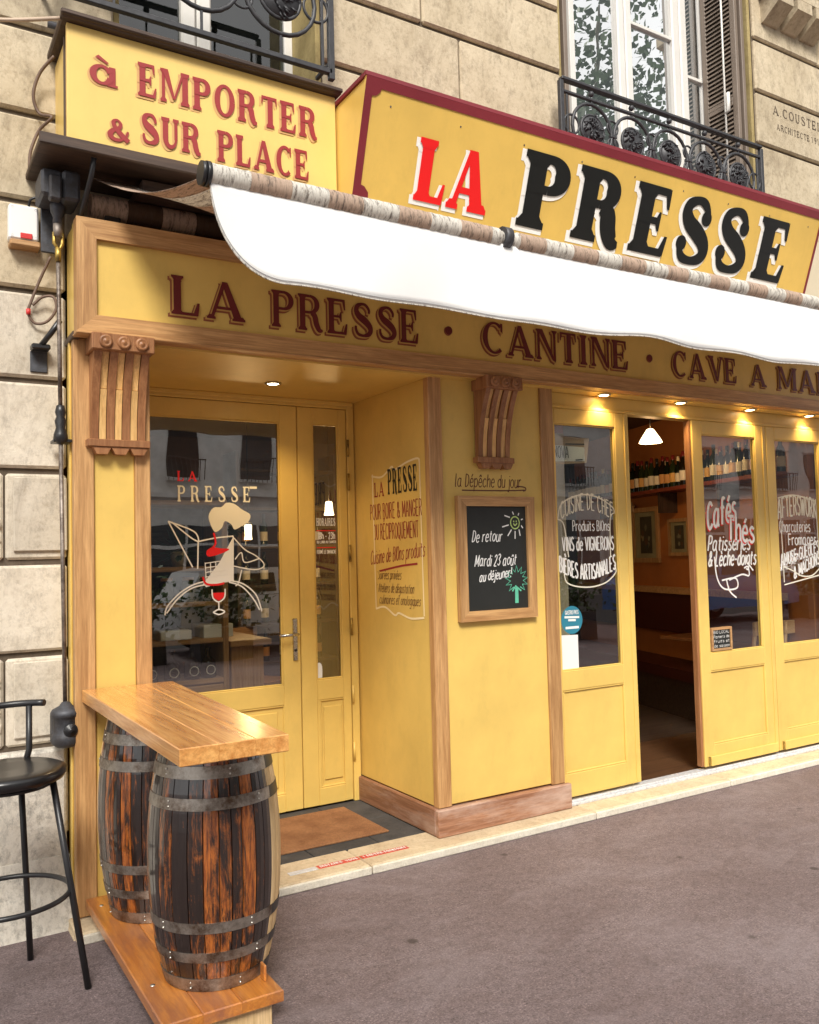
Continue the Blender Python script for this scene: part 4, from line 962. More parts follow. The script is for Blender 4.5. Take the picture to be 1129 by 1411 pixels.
# painted panes
pl = FRONT(FY+.021); L1, L2, L3 = lv
arc = lambda h: (lambda t_: h*math.sin(math.pi*max(0, min(1, t_))))
hand('CUISINE DE CHEF', pl, 3.625, 4.075, 1.80, .105, M['w_ink2'], L1, .10, base=arc(.06))
hand('Produits BIOns', pl, 3.72, 4.04, 1.725, .065, M['w_ink'], L1, .12)
hand('VINS de VIGNERONS', pl, 3.63, 4.07, 1.60, .085, M['w_ink'], L1, .15)
hand('BIÈRES ARTISANALES', pl, 3.60, 4.08, 1.475, .095, M['w_ink'], L1, .15, base=arc(-.06))
lines(pl, [[(3.60, 1.80), (3.64, 1.90), (3.80, 1.955), (3.95, 1.94), (4.07, 1.88), (4.09, 1.84)], [(3.60, 1.80), (3.65, 1.76), (3.68, 1.56)], [(4.09, 1.84), (4.05, 1.80), (4.04, 1.55)], [(3.64, 1.50), (3.66, 1.40), (3.82, 1.365), (3.98, 1.385), (4.08, 1.45), (4.07, 1.50)], [(3.59, 1.62), (3.59, 1.58)]], .007, M['w_ink2'], L1, 'ornamental_border')
hand('Cafés', pl, 4.985, 5.30, 1.72, .19, M['w_ink'], L2, .15, .05, base=lambda t_: .08*t_, gap=.7); hand('Thés', pl, 5.20, 5.49, 1.655, .17, M['w_ink'], L2, .16, .05, base=lambda t_: -.03*t_, h=.003)
hand('Cafés', pl, 4.978, 5.293, 1.711, .19, M['r_ink'], L2, .15, .05, base=lambda t_: .08*t_, h=.0002, gap=.7); hand('Thés', pl, 5.193, 5.483, 1.646, .17, M['r_ink'], L2, .16, .05, base=lambda t_: -.03*t_, h=.0021)
hand('Patisseries', pl, 4.98, 5.44, 1.575, .105, M['w_ink'], L2, .17, .2); hand('& Lèche-doigts', pl, 4.98, 5.50, 1.465, .105, M['w_ink'], L2, .17, .2)
lines(pl, [[(5.05, 1.53), (5.07, 1.38), (5.14, 1.30), (5.28, 1.30), (5.27, 1.37), (5.12, 1.36)], [(5.17, 1.36), (5.20, 1.28), (5.27, 1.23)], [(5.20, 1.36), (5.34, 1.395), (5.42, 1.385), (5.41, 1.45), (5.37, 1.44)], [(5.42, 1.47), (5.47, 1.42)]], .010, M['w_ink'], L2, 'flourish')
hand('AFTERSWORK', pl, 5.79, 6.27, 1.80, .15, M['w_ink2'], L3, .13, base=lambda t_: .03*math.sin(3*t_)); hand('Charcuteries', pl, 5.80, 6.18, 1.70, .085, M['w_ink'], L3, .13)
hand('Fromages', pl, 5.90, 6.25, 1.60, .085, M['w_ink'], L3, .15); hand('AMUSE-GUEULES', pl, 5.80, 6.28, 1.44, .09, M['w_ink'], L3, .18, base=lambda t_: .10*t_); hand('& MACHONS', pl, 5.95, 6.28, 1.34, .09, M['w_ink'], L3, .18, base=lambda t_: .11*t_)
lines(pl, [[(5.80, 1.96), (6.00, 1.985), (6.27, 1.94)], [(5.82, 1.95), (5.83, 1.32)], [(5.83, 1.30), (6.28, 1.36)], [(6.27, 1.95), (6.28, 1.37)], [(5.83, 1.44), (5.95, 1.40), (6.05, 1.36), (6.18, 1.36), (6.29, 1.42)]], .008, M['w_ink2'], L3, 'ornamental_border', True)
# things stuck on the first pane (inside)
t = thing('poster', 'kraft paper poster reading NOVA stuck at the top of the first folding door pane', 'poster', (3.72, FY+.04, 2.15))
MB().add([(3.585, FY+.036, 2.145), (3.875, FY+.036, 2.165), (3.905, FY+.036, 2.325), (3.590, FY+.036, 2.33)], [(0, 1, 2, 3)]).build('sheet', M['kraft'], t, fix=False)
hand('NOVA', FRONT(FY+.035), 3.60, 3.72, 2.19, .075, M['k_ink'], t, .10); lines(FRONT(FY+.035), [[(3.70, 2.28), (3.86, 2.285)], [(3.78, 2.18), (3.84, 2.185)]], .006, M['k_ink'], t, 'printed_line')
fillp(FRONT(FY+.0355), [(3.60, 2.165), (3.86, 2.175), (3.86, 2.265), (3.60, 2.27)], M['paper'], t, 'paper_strip', .0001)
t = thing('notice_sheet', 'small dark red notice in the top corner of the first folding door pane', 'notice', (3.64, FY+.04, 2.35))
MB().add([(3.60, FY+.037, 2.345), (3.685, FY+.037, 2.345), (3.685, FY+.037, 2.395), (3.60, FY+.037, 2.395)], [(0, 1, 2, 3)]).build('sheet', flat('dark_red_paper', (.25, .03, .03), .6), t, fix=False)
t = thing('round_sticker', 'round teal sticker with white lettering low on the first folding door pane', 'sticker', (3.69, FY, 1.17))
pls = FRONT(FY+.0215)
fillp(pls, disc(3.69, 1.165, .088, 28), M['teal'], t, 'disc', .0005); hand('GASTRO PASS', pls, 3.635, 3.745, 1.20, .025, M['w_ink'], t, .16); lines(pls, [[(3.63, 1.185), (3.75, 1.18)], [(3.66, 1.165), (3.72, 1.163)]], .011, M['w_ink'], t, 'white_mark', False)
fillp(pls, [(3.635, 1.11), (3.745, 1.11), (3.745, 1.125), (3.635, 1.125)], M['w_ink'], t, 'white_band', .0012)
t = thing('notice_sheet', 'white paper sheet under the round teal sticker on the first pane', 'notice', (3.69, FY, .87))
fillp(pls, [(3.60, .862), (3.735, .862), (3.735, 1.07), (3.60, 1.075)], M['paper'], t, 'sheet', .0006)
t = thing('small_slate', 'small wood framed slate with white writing in the corner of the second leaf pane', 'chalkboard', (5.09, FY, .86))
for s_ in 'btlr': mitre('frame', M['cabx'], t, 4.965, 5.18, .868, 1.03, .016, FY+.0, FY+.021, s_)
MB().box(4.975, 5.17, FY+.008, FY+.020, .88, 1.02).build('slate', M['slate'], t)
for i, s_ in enumerate(('BIO LOCAL', 'Paniers de', 'fruits et', 'de saison')): hand(s_, FRONT(FY+.008), 4.99, 5.155, .988-.032*i, .020, M['w_ink'], t, .14)

# ------------------------------------------------------------------ downlights
def downlight(label, x, y, z, e, grp):
    t = thing('downlight', label, 'spotlight', (x, y, z), grp)
    r = MB(); r.lathe([(.030, 0), (.045, 0), (.048, -.004), (.046, -.008), (.032, -.008), (.030, -.002)], (x, y, z), 20); r.build('trim_ring', M['steel'], t)
    MB().lathe([(0, -.006), (.031, -.006), (.031, -.001)], (x, y, z), 16).build('lens', M['lampglow'], t)
    l = bpy.data.lights.new('spot', 'SPOT'); l.energy = e; l.spot_size = R(125); l.spot_blend = .8; l.color = (1, .72, .38); l.shadow_soft_size = .03
    lo = bpy.data.objects.new('spot', l); COL.objects.link(lo); lo.parent = t; lo.location = (0, 0, -.02)
downlight('round lit downlight in the ceiling of the entrance recess', 1.888, .50, 2.60, 16, None)
for i, (x, nm) in enumerate(((3.97, 'first lit downlight right of the column above the folding doors'), (4.69, 'lit downlight above the open doorway'), (5.43, 'lit downlight above the leaf with the red lettering'), (6.14, 'rightmost lit downlight at the picture edge above the folding doors'))):
    downlight(nm, x, .0, 2.604, 6.5, 'downlights above the folding doors')

# ------------------------------------------------------------------ takeaway sign (left) and its ledges
s1 = thing('takeaway_sign', 'yellow box sign with red takeaway lettering at the top left', 'sign', (1.3, -.2, 3.44))
MB().cbox(.666, 1.968, -.20, -.17, 3.40, 3.958, c=.003).build('panel', M['yellow2'], s1)
cb('side_panel', M['yellow2'], s1, .676, .70, -.168, WY, 3.42, 3.94); cb('side_strip', M['dwoodz'], s1, .668, .676, -.12, -.10, 3.42, 3.94, c=.002)
cb('top_cap', M['dwoodx'], s1, .640, 1.99, -.235, WY, 3.96, 3.995, c=.008); cb('top_cap_lip', M['dwoodx'], s1, .636, 1.99, -.25, -.225, 3.966, 3.99, c=.006)
MB().tube([(.62, .0, 4.045), (1.2, .0, 4.045), (2.0, .0, 4.04)], .016, 8).build('top_pipe', M['grey_metal'], s1)
pl = FRONT(-.20); l3 = [(M['ps_ink'], -.06, -.06, .012), (M['pk_ink'], 0, 0, 0)]; st3 = (.24, .10, .065, False)
serif('a', pl, .755, .895, 3.712, .115, l3, s1, style=st3); serif('EMPORTER', pl, .968, 1.865, 3.708, .155, l3, s1, style=st3, gap=.08)
serif('&', pl, .832, .935, 3.475, .098, l3, s1, style=st3); serif('SUR', pl, .977, 1.262, 3.492, .142, l3, s1, style=st3, gap=.08); serif('PLACE', pl, 1.335, 1.815, 3.485, .15, l3, s1, style=st3, gap=.08)
lg = thing('wooden_ledge', 'dark weathered timber ledge under the takeaway sign', 'ledge', (1.3, -.05, 3.38))
cb('board', M['dwoodx'], lg, .545, 2.0, -.275, WY-.002, 3.370, 3.398, c=.004); cb('fascia_strip', M['dwoodx'], lg, .540, 2.0, -.298, -.277, 3.352, 3.402, c=.005)
cb('back_board', M['dwoodx'], lg, 1.0, 8.8, -.14, WY-.002, 3.30, 3.352, c=.004)

# ------------------------------------------------------------------ LA PRESSE sign, leaning forward at the top
s2 = thing('name_sign', 'large yellow LA PRESSE sign with burgundy edge, leaning forward above the awning', 'sign', (3.8, -.3, 3.4))
XA, XB = 1.972, 5.62
def yt(z): return -.355-(z-3.40)*(.175/.51)
zt, zb = 3.915, 3.36
MB().prism([(yt(zb), zb), (yt(zt), zt), (yt(zt)+.02, zt), (yt(zb)+.02, zb)], 'x', XA, XB).build('panel', M['yellow3'], s2)
MB().prism([(yt(zb)+.02, zb+.0), (yt(zt)+.02, zt-.004), (WY, zt-.004), (WY, zb)], 'x', XA+.004, XA+.03).build('side_panel', M['yellow3'], s2)
MB().prism([(yt(zt)-.004, zt), (WY, zt+.0), (WY, zt+.02), (yt(zt)-.004, zt+.02)], 'x', XA-.006, XB+.006).build('top_board', M['burg'], s2)
L_ = math.hypot(zt-zb, yt(zt)-yt(zb)); up = Vector((0, (yt(zt)-yt(zb))/L_, (zt-zb)/L_)); nn = Vector((0, -up.z, up.y))
pl = Plane((0, yt(zb), zb), (1, 0, 0), up, nn)
BW = .045
def bord(poly, nm='border'):
    vs = [pl.at(a, b_, .001) for a, b_ in poly]; v2 = [pl.at(a, b_, .004) for a, b_ in poly]; n = len(poly)
    MB().add(vs+v2, [tuple(range(n)), tuple(reversed(range(n, 2*n)))]+[(k, k+n, (k+1) % n+n, (k+1) % n) for k in range(n)]).build(nm, M['burg'], s2)
bord([(XA, L_-BW), (XB, L_-BW), (XB, L_), (XA, L_)]); bord([(XA, 0), (XA+.04, 0), (XA+.04, L_-BW), (XA, L_-BW)]); bord([(XB-.02, 0), (XB, 0), (XB, L_-BW), (XB-.02, L_-BW)])
bord([(XA+.04, L_-BW), (XA+.04, L_-BW-.04), (XA+.062, L_-BW-.036), (XA+.082, L_-BW-.018), (XA+.088, L_-BW)], 'notched_corner'); bord([(XA+.04, 0), (XA+.04, .09), (XA+.06, .085), (XA+.085, .06), (XA+.09, 0)], 'notched_corner')
wl_ = [(M['white'], -.045, -.045, .030), (M['r_ink'], 0, 0, 0)]; bl_ = [(M['white'], -.038, -.040, .030), (M['k_ink'], 0, 0, 0)]
hv = (.285, .12, .085, True)
serif('LA', pl, 2.315, 2.775, .075, .305, wl_, s2, style=(.29, .11, .075, True), gap=.0)
for ch, a, b_ in (('P', 2.985, 3.345), ('R', 3.385, 3.79), ('E', 3.845, 4.19), ('S', 4.215, 4.55), ('S', 4.585, 4.92), ('E', 5.00, 5.35)):
    serif(ch, pl, a, b_, .065, .400, bl_, s2, style=(.235, .12, .08, True) if ch == 'S' else hv)
for q in range(9): fillp(pl, disc(XA+.15+.42*q, L_-.11, .005, 8), M['steel'], s2, 'screw', .0018)

# ------------------------------------------------------------------ neighbouring sign end at the right edge
nb = thing('side_sign_panel', 'pale sign panel end at the right edge beyond the LA PRESSE sign', 'sign', (5.9, -.2, 3.3))
MB().cbox(5.66, 7.8, -.26, -.2, 3.2, 3.86, c=.004).build('panel', M['cream'], nb)

# ------------------------------------------------------------------ awning
aw = thing('awning', 'retractable awning with cream and brown striped roller and plain white scalloped valance', 'awning', (3.5, -1, 3.0))
RX, RY, RZ, RR = 1.022, -1.0, 3.035, .043
def prof_x(x): return RZ+.004*math.sin(x*2.1)-.003*abs(math.sin(x*5))
x = RX; k = 0; rnd_ = random.Random(3)
while x < 6.6:
    L__ = (.155, .168, .16)[k % 3]*(1+.0*k); n = 6; vs = []; m_ = 20
    mb = MB(); nn_ = 10
    for i in range(nn_+1):
        px = x+L__*i/nn_; rr = RR*(1+.015*math.sin(i*2.1+k)+.018*rnd_.uniform(-1, 1)); cz = RZ-.010*math.sin((px-RX)*.9)**2
        if abs(px-2.41) < .05: rr *= .8
        for j in range(m_):
            a = 2*math.pi*j/m_; vs.append((px, RY+rr*math.cos(a), cz+rr*math.sin(a)))
    mb.add(vs, [(i*m_+j, i*m_+(j+1) % m_, (i+1)*m_+(j+1) % m_, (i+1)*m_+j) for i in range(nn_) for j in range(m_)], True)
    mb.build('roller_stripe', M['fab_w'] if k % 2 == 0 else M['fab_b'], aw); x += L__; k += 1
ec = MB(); ec.tube([(RX-.030, RY, RZ), (RX-.012, RY, RZ)], .045, 20); ec.tube([(RX-.012, RY, RZ), (RX+.004, RY, RZ)], .0475, 20); ec.build('end_cap', M['black'], aw)
MB().tube([(2.385, RY-.005, RZ-.005), (2.425, RY-.005, RZ-.005)], .050, 14).tube([(2.40, RY, RZ-.03), (2.41, RY+.02, RZ-.075)], .018, 8).build('arm_joint', M['grey_metal'], aw)
# valance with rounded left corner and slightly wavy hem
vs = []; fs = []; ncol = 150; nrow = 10
def hem(x):
    d = x-(RX+.004); r = .30
    b_ = 2.652+.006*math.sin(x*4.1)+.006*math.sin(x*9.7+1)
    if d < r: b_ += .37*(1-math.sqrt(max(0, 1-((r-d)/r)**2)))**1.0
    return b_
for i in range(ncol+1):
    f = i/ncol; px = RX+.004+(f**1.5)*5.5
    for j in range(nrow+1):
        g = j/nrow; zt_ = RZ-.035; zz = zt_+(hem(px)-zt_)*g
        yy = RY-.018+.012*math.sin(px*3.1+g)*g+.016*math.sin(px*7.3)*g*g
        vs.append((px, yy, zz))
for i in range(ncol):
    for j in range(nrow): a = i*(nrow+1)+j; fs.append((a, a+1, a+nrow+2, a+nrow+1))
va = MB().add(vs, fs, True).build('valance', M['valance'], aw, fix=False); sm_ = va.modifiers.new('thick', 'SOLIDIFY'); sm_.thickness = .002
hm = [(px, yy-.0025, zz+.012) for (px, yy, zz) in [vs[i*(nrow+1)+nrow] for i in range(ncol+1)]]
MB().tube(hm, .0016, 4, False).build('hem_stitching', paint('grey_thread', (.45, .45, .45), .8), aw)
hm = [(px, yy, zz) for (px, yy, zz) in [vs[i*(nrow+1)+nrow] for i in range(ncol+1)]]
MB().tube(hm, .003, 5, False).build('hem_cord', M['fab_w'], aw)
# sagging fabric from the wall to the roller, stripes running outwards
x = .80; k = 0
while x < 6.6:
    L__ = .162; vs = []; fs = []; nu, nv = 6, 14
    for i in range(nu+1):
        px = x+L__*i/nu
        for j in range(nv+1):
            g = j/nv; edge = max(0, 1-(px-.80)/1.1)
            xx = px+(max(0, RX+.01-px)*g if px < RX+.25 else 0)
            if px < RX+.25: xx = px+(RX+.012-.80)*g*(1-(px-.80)/(RX+.25-.80))
            yy = -.06-.94*g; zz = 3.345*(1-g)+(RZ+.01)*g-(.16-.05*edge)*math.sin(math.pi*g)**1.0*(.8+.2*math.sin(px*5))
            vs.append((xx, yy, zz))
    for i in range(nu):
        for j in range(nv): a = i*(nv+1)+j; fs.append((a, a+1, a+nv+2, a+nv+1))
    o = MB().add(vs, fs, True).build('fabric_stripe', M['fab_w'] if k % 2 else M['fab_b'], aw, fix=False)
    sm_ = o.modifiers.new('thick', 'SOLIDIFY'); sm_.thickness = .0015
    # rear roll against the wall, stripes coloured darker to stand for shade
    MB().tube([(x+.0, .02, 3.245), (x+L__, .02, 3.245)], .055, 14, False).build('rear_roll_stripe', M['fab_shade'] if k % 2 else M['fab_b'], aw); x += L__; k += 1
# arms
for ax in (2.41, 5.2):
    MB().tube([(ax, .05, 3.20), (ax+.45, -.5, 3.06), (ax, RY, RZ-.01)], .018, 8).build('arm', M['grey_metal'], aw)
cb('square_bar', M['black'], aw, .86, .93, -.02, .03, 3.135, 3.20, c=.004)

# winding gear at the left: bracket, universal joint, rod and floor box
wg = thing('awning_crank', 'dark winding gear and long worn rod running down the stone wall to an iron box', 'crank rod', (.68, .05, 1.0))
cb('mounting_plate', M['grey_metal'], wg, .600, .665, .085, .10, 3.02, 3.34, c=.004); 
g = MB(); g.cbox(.575, .665, -.10, .085, 3.215, 3.335, c=.012); g.cbox(.66, .735, -.12, .06, 3.20, 3.335, c=.012); g.cbox(.605, .655, -.13, -.08, 3.19, 3.30, c=.008); g.build('gear_housing', M['grey_metal'], wg)
MB().lathe([(0, .03), (.026, .025), (.034, 0), (.03, -.03), (.02, -.05), (.022, -.08), (.0, -.085)], (.655, -.02, 3.20), 14).build('gear_socket', M['grey_metal'], wg)
for z in (3.10, 3.05): MB().lathe([(0, -.006), (.009, -.004), (.009, 0)], (0, 0, 0), 10).build('bolt', M['rod'], wg, raw=True).matrix_local = Matrix.Translation((.635-.68, .084-.05, z-1.0)) @ Matrix.Rotation(R(90), 4, 'X')
g = MB(); g.tube([(.655, -.02, 3.12), (.655, -.02, 3.06)], .020, 10); g.build('universal_joint', M['rod'], wg)
g = MB(); g.tube([(.655-.016, -.02, 3.08), (.655-.016, -.02, 3.03), (.660, -.02, 3.00), (.655+.018, -.02, 3.03), (.655+.018, -.02, 3.08)], .008, 8); g.tube([(.655, -.02, 3.01), (.657, -.015, 2.95)], .013, 8); g.build('joint_fork', M['brass'], wg)
MB().tube([(.657, -.015, 2.97), (.672, .04, 2.25)], .0095, 8).build('upper_rod', M['rod'], wg)
g = MB(); g.lathe([(0, .05), (.018, .04), (.024, .01), (.018, -.01), (.026, -.03), (.02, -.06), (.03, -.09), (.032, -.11), (.018, -.13), (0, -.14)], (.672, .04, 2.27), 12); g.cbox(.64, .72, .03, .12, 2.145, 2.16, c=.003); g.build('rod_coupling', M['black'], wg)
MB().tube([(.672, .04, 2.16), (.688, .06, .985)], .0095, 8).build('lower_rod', M['rod'], wg)
g = MB(); g.lathe([(0, .20), (.018, .195), (.028, .18), (.058, .165), (.066, .15), (.064, .135), (.056, .13), (.056, .06), (.062, .05), (.062, .02), (.050, .008), (.040, 0), (0, 0)], (.690, .055, .79), 20)
g.cbox(.632, .75, .055, WY-.04, .80, .935, c=.01); g.build('gearbox', M['grey_metal'], wg)
g = MB(); g.lathe([(0, -.014), (.012, -.014), (.014, -.004), (.026, -.006), (.030, 0), (.030, .012), (0, .012)], (0, 0, 0), 16); g.v = [(.700+a, -.004+c_, .868+b_) for a, b_, c_ in g.v]; g.build('crank_socket', M['black'], wg)
hk = thing('awning_bracket', 'curved black steel bar beside the winding gear under the ledge', 'bracket', (.78, 0, 3.1))
MB().tube([(.765, -.26, 3.35), (.760, -.22, 3.28), (.745, -.12, 3.18), (.735, .0, 3.09)], .012, 8).build('bar', M['black'], hk)

# alarm box, lamp bracket, cables
ab = thing('alarm_box', 'white alarm box with red strip on the stone wall', 'alarm box', (.53, .12, 3.05))
cb('case', M['white_pl'], ab, .468, .592, .095, WY+.005, 3.065, 3.225, c=.008); cb('base', M['cabx'], ab, .472, .600, .088, WY+.005, 3.035, 3.0635, c=.006); cb('red_strip', M['red_pl'], ab, .515, .565, .088, .0945, 3.070, 3.095, c=.002)
for a, b_ in ((.482, 3.21), (.58, 3.21), (.482, 3.08), (.58, 3.08)): MB().lathe([(0, -.003), (.005, -.003), (.005, 0)], (0, 0, 0), 8).build('screw', M['black'], ab, raw=True).matrix_local = Matrix.Translation((a-.53, .094-.12, b_-3.05)) @ Matrix.Rotation(R(90), 4, 'X')
lb = thing('crank_clip', 'grey plate with black angled arm holding the rod on the stone wall', 'bracket', (.6, .12, 2.5))
cb('plate', M['grey_metal'], lb, .562, .636, .150, WY+.002, 2.478, 2.575, c=.003)
g = MB(); g.cbox(.560, .640, .085, .150, 2.572, 2.597, c=.006); g.build('hinge', M['black'], lb)
MB().tube([(.60, .10, 2.59), (.635, .06, 2.64), (.672, .035, 2.70)], .013, 6).build('arm', M['black'], lb)
for a, b_ in ((.570, 2.487), (.628, 2.487), (.570, 2.563), (.628, 2.563)): MB().lathe([(0, -.003), (.005, -.003), (.005, 0)], (0, 0, 0), 8).build('screw', M['steel'], lb, raw=True).matrix_local = Matrix.Translation((a-.6, .150-.12, b_-2.5)) @ Matrix.Rotation(R(90), 4, 'X')
def cable(label, pts, r, mat, nm='cable'):
    return tag(MB().tube(catmull(pts, 6), r, 6).build(nm, mat), label, 'cable', 'cables on the stone wall')
cable('brown cable looping down the wall edge beside the takeaway sign', [(.655, .05, 3.93), (.60, .10, 3.86), (.575, .12, 3.76), (.60, .12, 3.68), (.645, .06, 3.645), (.60, .12, 3.60), (.565, .135, 3.50), (.56, .14, 3.42)], .0075, M['cable'])
cable('pale thin cable stretched from the left edge to the sign cap', [(.10, -.05, 3.915), (.40, -.1, 3.94), (.64, -.2, 3.965)], .0085, M['cable_w'])
cable('dark cable arching over the top of the alarm box', [(.555, .13, 3.22), (.56, .11, 3.26), (.60, .10, 3.275), (.63, .09, 3.25)], .006, M['black'])
cable('pale cable hanging in a ring below the winding gear', [(.64, .08, 3.0), (.60, .12, 2.90), (.565, .13, 2.80), (.552, .135, 2.745), (.58, .135, 2.70), (.63, .12, 2.71), (.665, .10, 2.765), (.655, .10, 2.82), (.61, .12, 2.82), (.57, .13, 2.78)], .0065, M['cable'])
MB().tube([(.552, .13, 2.76), (.552, .13, 2.735)], .010, 8).build('cable_tie', M['red_pl'], tag(thing('cable_clip', 'small red clip on the hanging cable ring', 'clip', (.552, .13, 2.75))))

# ------------------------------------------------------------------ bar counter on barrels
bc = thing('bar_counter', 'honey coloured varnished wooden counter top bridging the two barrels', 'counter', (.93, -.7, 1.0))
def quadbox(poly, z0, z1, c=.008):
    mb = MB(); n = len(poly); cx = sum(p[0] for p in poly)/n; cy = sum(p[1] for p in poly)/n
    ins = [(p[0]+(c if p[0] < cx else -c), p[1]+(c if p[1] < cy else -c)) for p in poly]
    rings = [[(a, b_, z0) for a, b_ in ins], [(a, b_, z0+c) for a, b_ in poly], [(a, b_, z1-c) for a, b_ in poly], [(a, b_, z1) for a, b_ in ins]]
    vs = [p for r in rings for p in r]; fs = [tuple(reversed(range(n))), tuple(range(3*n, 4*n))]
    for r in range(3):
        for k in range(n): fs.append((r*n+k, r*n+(k+1) % n, (r+1)*n+(k+1) % n, (r+1)*n+k))
    return mb.add(vs, fs)
# boards of the top, butt-jointed lengthwise
for a, b_, a2, b2 in ((.750, .872, .748, .880), (.8725, .990, .8805, 1.02), (.9905, 1.101, 1.0205, 1.150)):
    quadbox([(a, -1.475), (b_, -1.475), (b2, -.004), (a2, -.004)], .985, 1.040, .003).build('board', M['ctry'], bc)
bb = thing('barrel_platform', 'orange varnished plank base under the two barrels', 'base board', (.96, -.6, .0))
for a, b_ in ((.757, .888), (.8885, 1.02), (1.0205, 1.168)): quadbox([(a, -1.235), (b_, -1.235), (b_, -.006), (a, -.006)], .088, .130, .004).build('board', M['basey'], bb)
cb('batten', M['stave_p'], bb, .80, 1.14, -1.20, -1.12, .0, .087); cb('batten', M['stave_p'], bb, .80, 1.14, -.2, -.10, .0, .087)
for x, y in ((.80, -.12), (.80, -.95), (.86, -.97)): MB().lathe([(.0, .003), (.008, .002), (.009, 0)], (x, y, .130), 10).build('screw_head', M['rivet'], bb)
def barrel(label, cx, cy, pale, seed, z0=.131, z1=.984, rb=.236, rh=.180):
    rn = random.Random(seed)
    t = thing('barrel', label, 'barrel', (cx, cy, z0), 'varnished wine barrels under the counter')
    h = z1-z0
    def rad(z): k = (z-z0)/h*2-1; return rh+(rb-rh)*(1-abs(k)**2.1)
    nz = 14; a = 0; ang = []
    while a < 360:
        w_ = rn.uniform(9.5, 15.5); ang.append((a, min(a+w_, 360))); a += w_
    for (a0, a1) in ang:
        mid = (a0+a1)/2; vs = []; gap = .35
        isp = pale[0] < mid < pale[1] or pale[0] < mid-360 < pale[1]
        mat = M['stave_p'] if isp else (M['stave_d'] if rn.random() < .28 else M['stave'])
        for i in range(nz+1):
            z = z0+h*i/nz; r = rad(z)
            for (aa, dr) in ((a0+gap*.4, -.018), (a0+gap*.4, -.003), (a0+gap*1.5, 0), (mid, .0012), (a1-gap*1.5, 0), (a1-gap*.4, -.003), (a1-gap*.4, -.018)):
                vs.append((cx+(r+dr)*math.cos(R(aa)), cy+(r+dr)*math.sin(R(aa)), z))
        m_ = 7; fs = [(i*m_+j, i*m_+j+1, (i+1)*m_+j+1, (i+1)*m_+j) for i in range(nz) for j in range(m_-1)]
        fs += [tuple(range(m_)), tuple(nz*m_+j for j in reversed(range(m_)))]
        MB().add(vs, fs).build('stave', mat, t)
    MB().lathe([(0, 0), (rh-.016, 0), (rh-.016, .02), (0, .02)], (cx, cy, z1-.045), 28).build('barrel_head', M['stave'], t)
    # hoops: (height fraction, width)
    for zf, hw in ((.0, .045), (.125, .034), (.245, .036), (.725, .040), (.845, .042), (.955, .038)):
        za = z0+h*zf if zf else z0+.001; zb_ = za+hw
        for (b0, b1, mt) in ((pale[1], pale[0]+360, 'hoop'), (pale[0], pale[1], 'hoop_b')):
            prof_ = [(rad(za)-.002, za), (rad(za)+.0030, za), (rad(zb_)+.0030, zb_), (rad(zb_)-.002, zb_)]
            hb = MB(); hb.lathe(prof_, (cx, cy, 0), 64, b0, b1, False); hb.build('hoop', M[mt], t)
        for q in range(5):
            aa = R(pale[1]+18+q*66+rn.uniform(-15, 15)); zm = (za+zb_)/2; rr = rad(zm)+.0035
            for dz in (-.009, .009):
                rv = MB(); rv.lathe([(0, .003), (.0035, .002), (.0042, -.001)], (0, 0, 0), 8); o = rv.build('rivet', M['rivet'], t, raw=True)
                o.matrix_local = Matrix.Translation((rr*math.cos(aa), rr*math.sin(aa), zm+dz-z0)) @ Vector((math.cos(aa), math.sin(aa), 0)).to_track_quat('Z', 'Y').to_matrix().to_4x4()
barrel('front charred varnished wine barrel nearest the viewer with pale bare staves on its right side', 1.030, -.945, (-50, 130), 11)
barrel('rear charred varnished wine barrel against the pilaster, half hidden by the front barrel', .998, -.262, (-5, 170), 5)
cb('cleat', M['basey'], bb, 1.132, 1.142, -1.15, -1.11, .1305, .185)

# ------------------------------------------------------------------ bar stool
bs = thing('bar_stool', 'black metal bar stool with round padded seat at the left edge', 'bar stool', (.40, -.445, 0))
sc_ = Vector((.395, -.445, 0))
MB().lathe([(0, -.028), (.16, -.028), (.200, -.018), (.212, .002), (.208, .018), (.190, .026), (.12, .022), (0, .018)], (sc_.x, sc_.y, .808), 40).build('seat', M['vinyl_b'], bs)
MB().lathe([(.0, 0), (.16, 0), (.16, -.012), (0, -.012)], (sc_.x, sc_.y, .779), 24).build('seat_plate', M['black'], bs)
ba = math.atan2(.205*0+(.205), .10)
for k in range(4):
    a = math.atan2(-.563+.445, .666-.395)+k*math.pi/2
    MB().tube([(sc_.x+.165*math.cos(a), sc_.y+.165*math.sin(a), .782), (sc_.x+.29*math.cos(a), sc_.y+.29*math.sin(a), .0)], .0125, 10).build('leg', M['black'], bs)
rr = .222
MB().tube([(sc_.x+rr*math.cos(2*math.pi*k/40), sc_.y+rr*math.sin(2*math.pi*k/40), .36) for k in range(41)], .010, 8, False).build('foot_ring', M['black'], bs)
bx, by = .497, -.262
MB().tube([(bx-.02, by-.01, .79), (bx, by, .86), (bx, by, 1.035)], .0125, 8).build('back_post', M['black'], bs)
MB().tube([(sc_.x+.215*math.cos(R(a)), sc_.y+.215*math.sin(R(a)), 1.04+.004*math.sin(R(a*2))) for a in range(44, 171, 8)], .0135, 10).build('backrest', M['black'], bs)

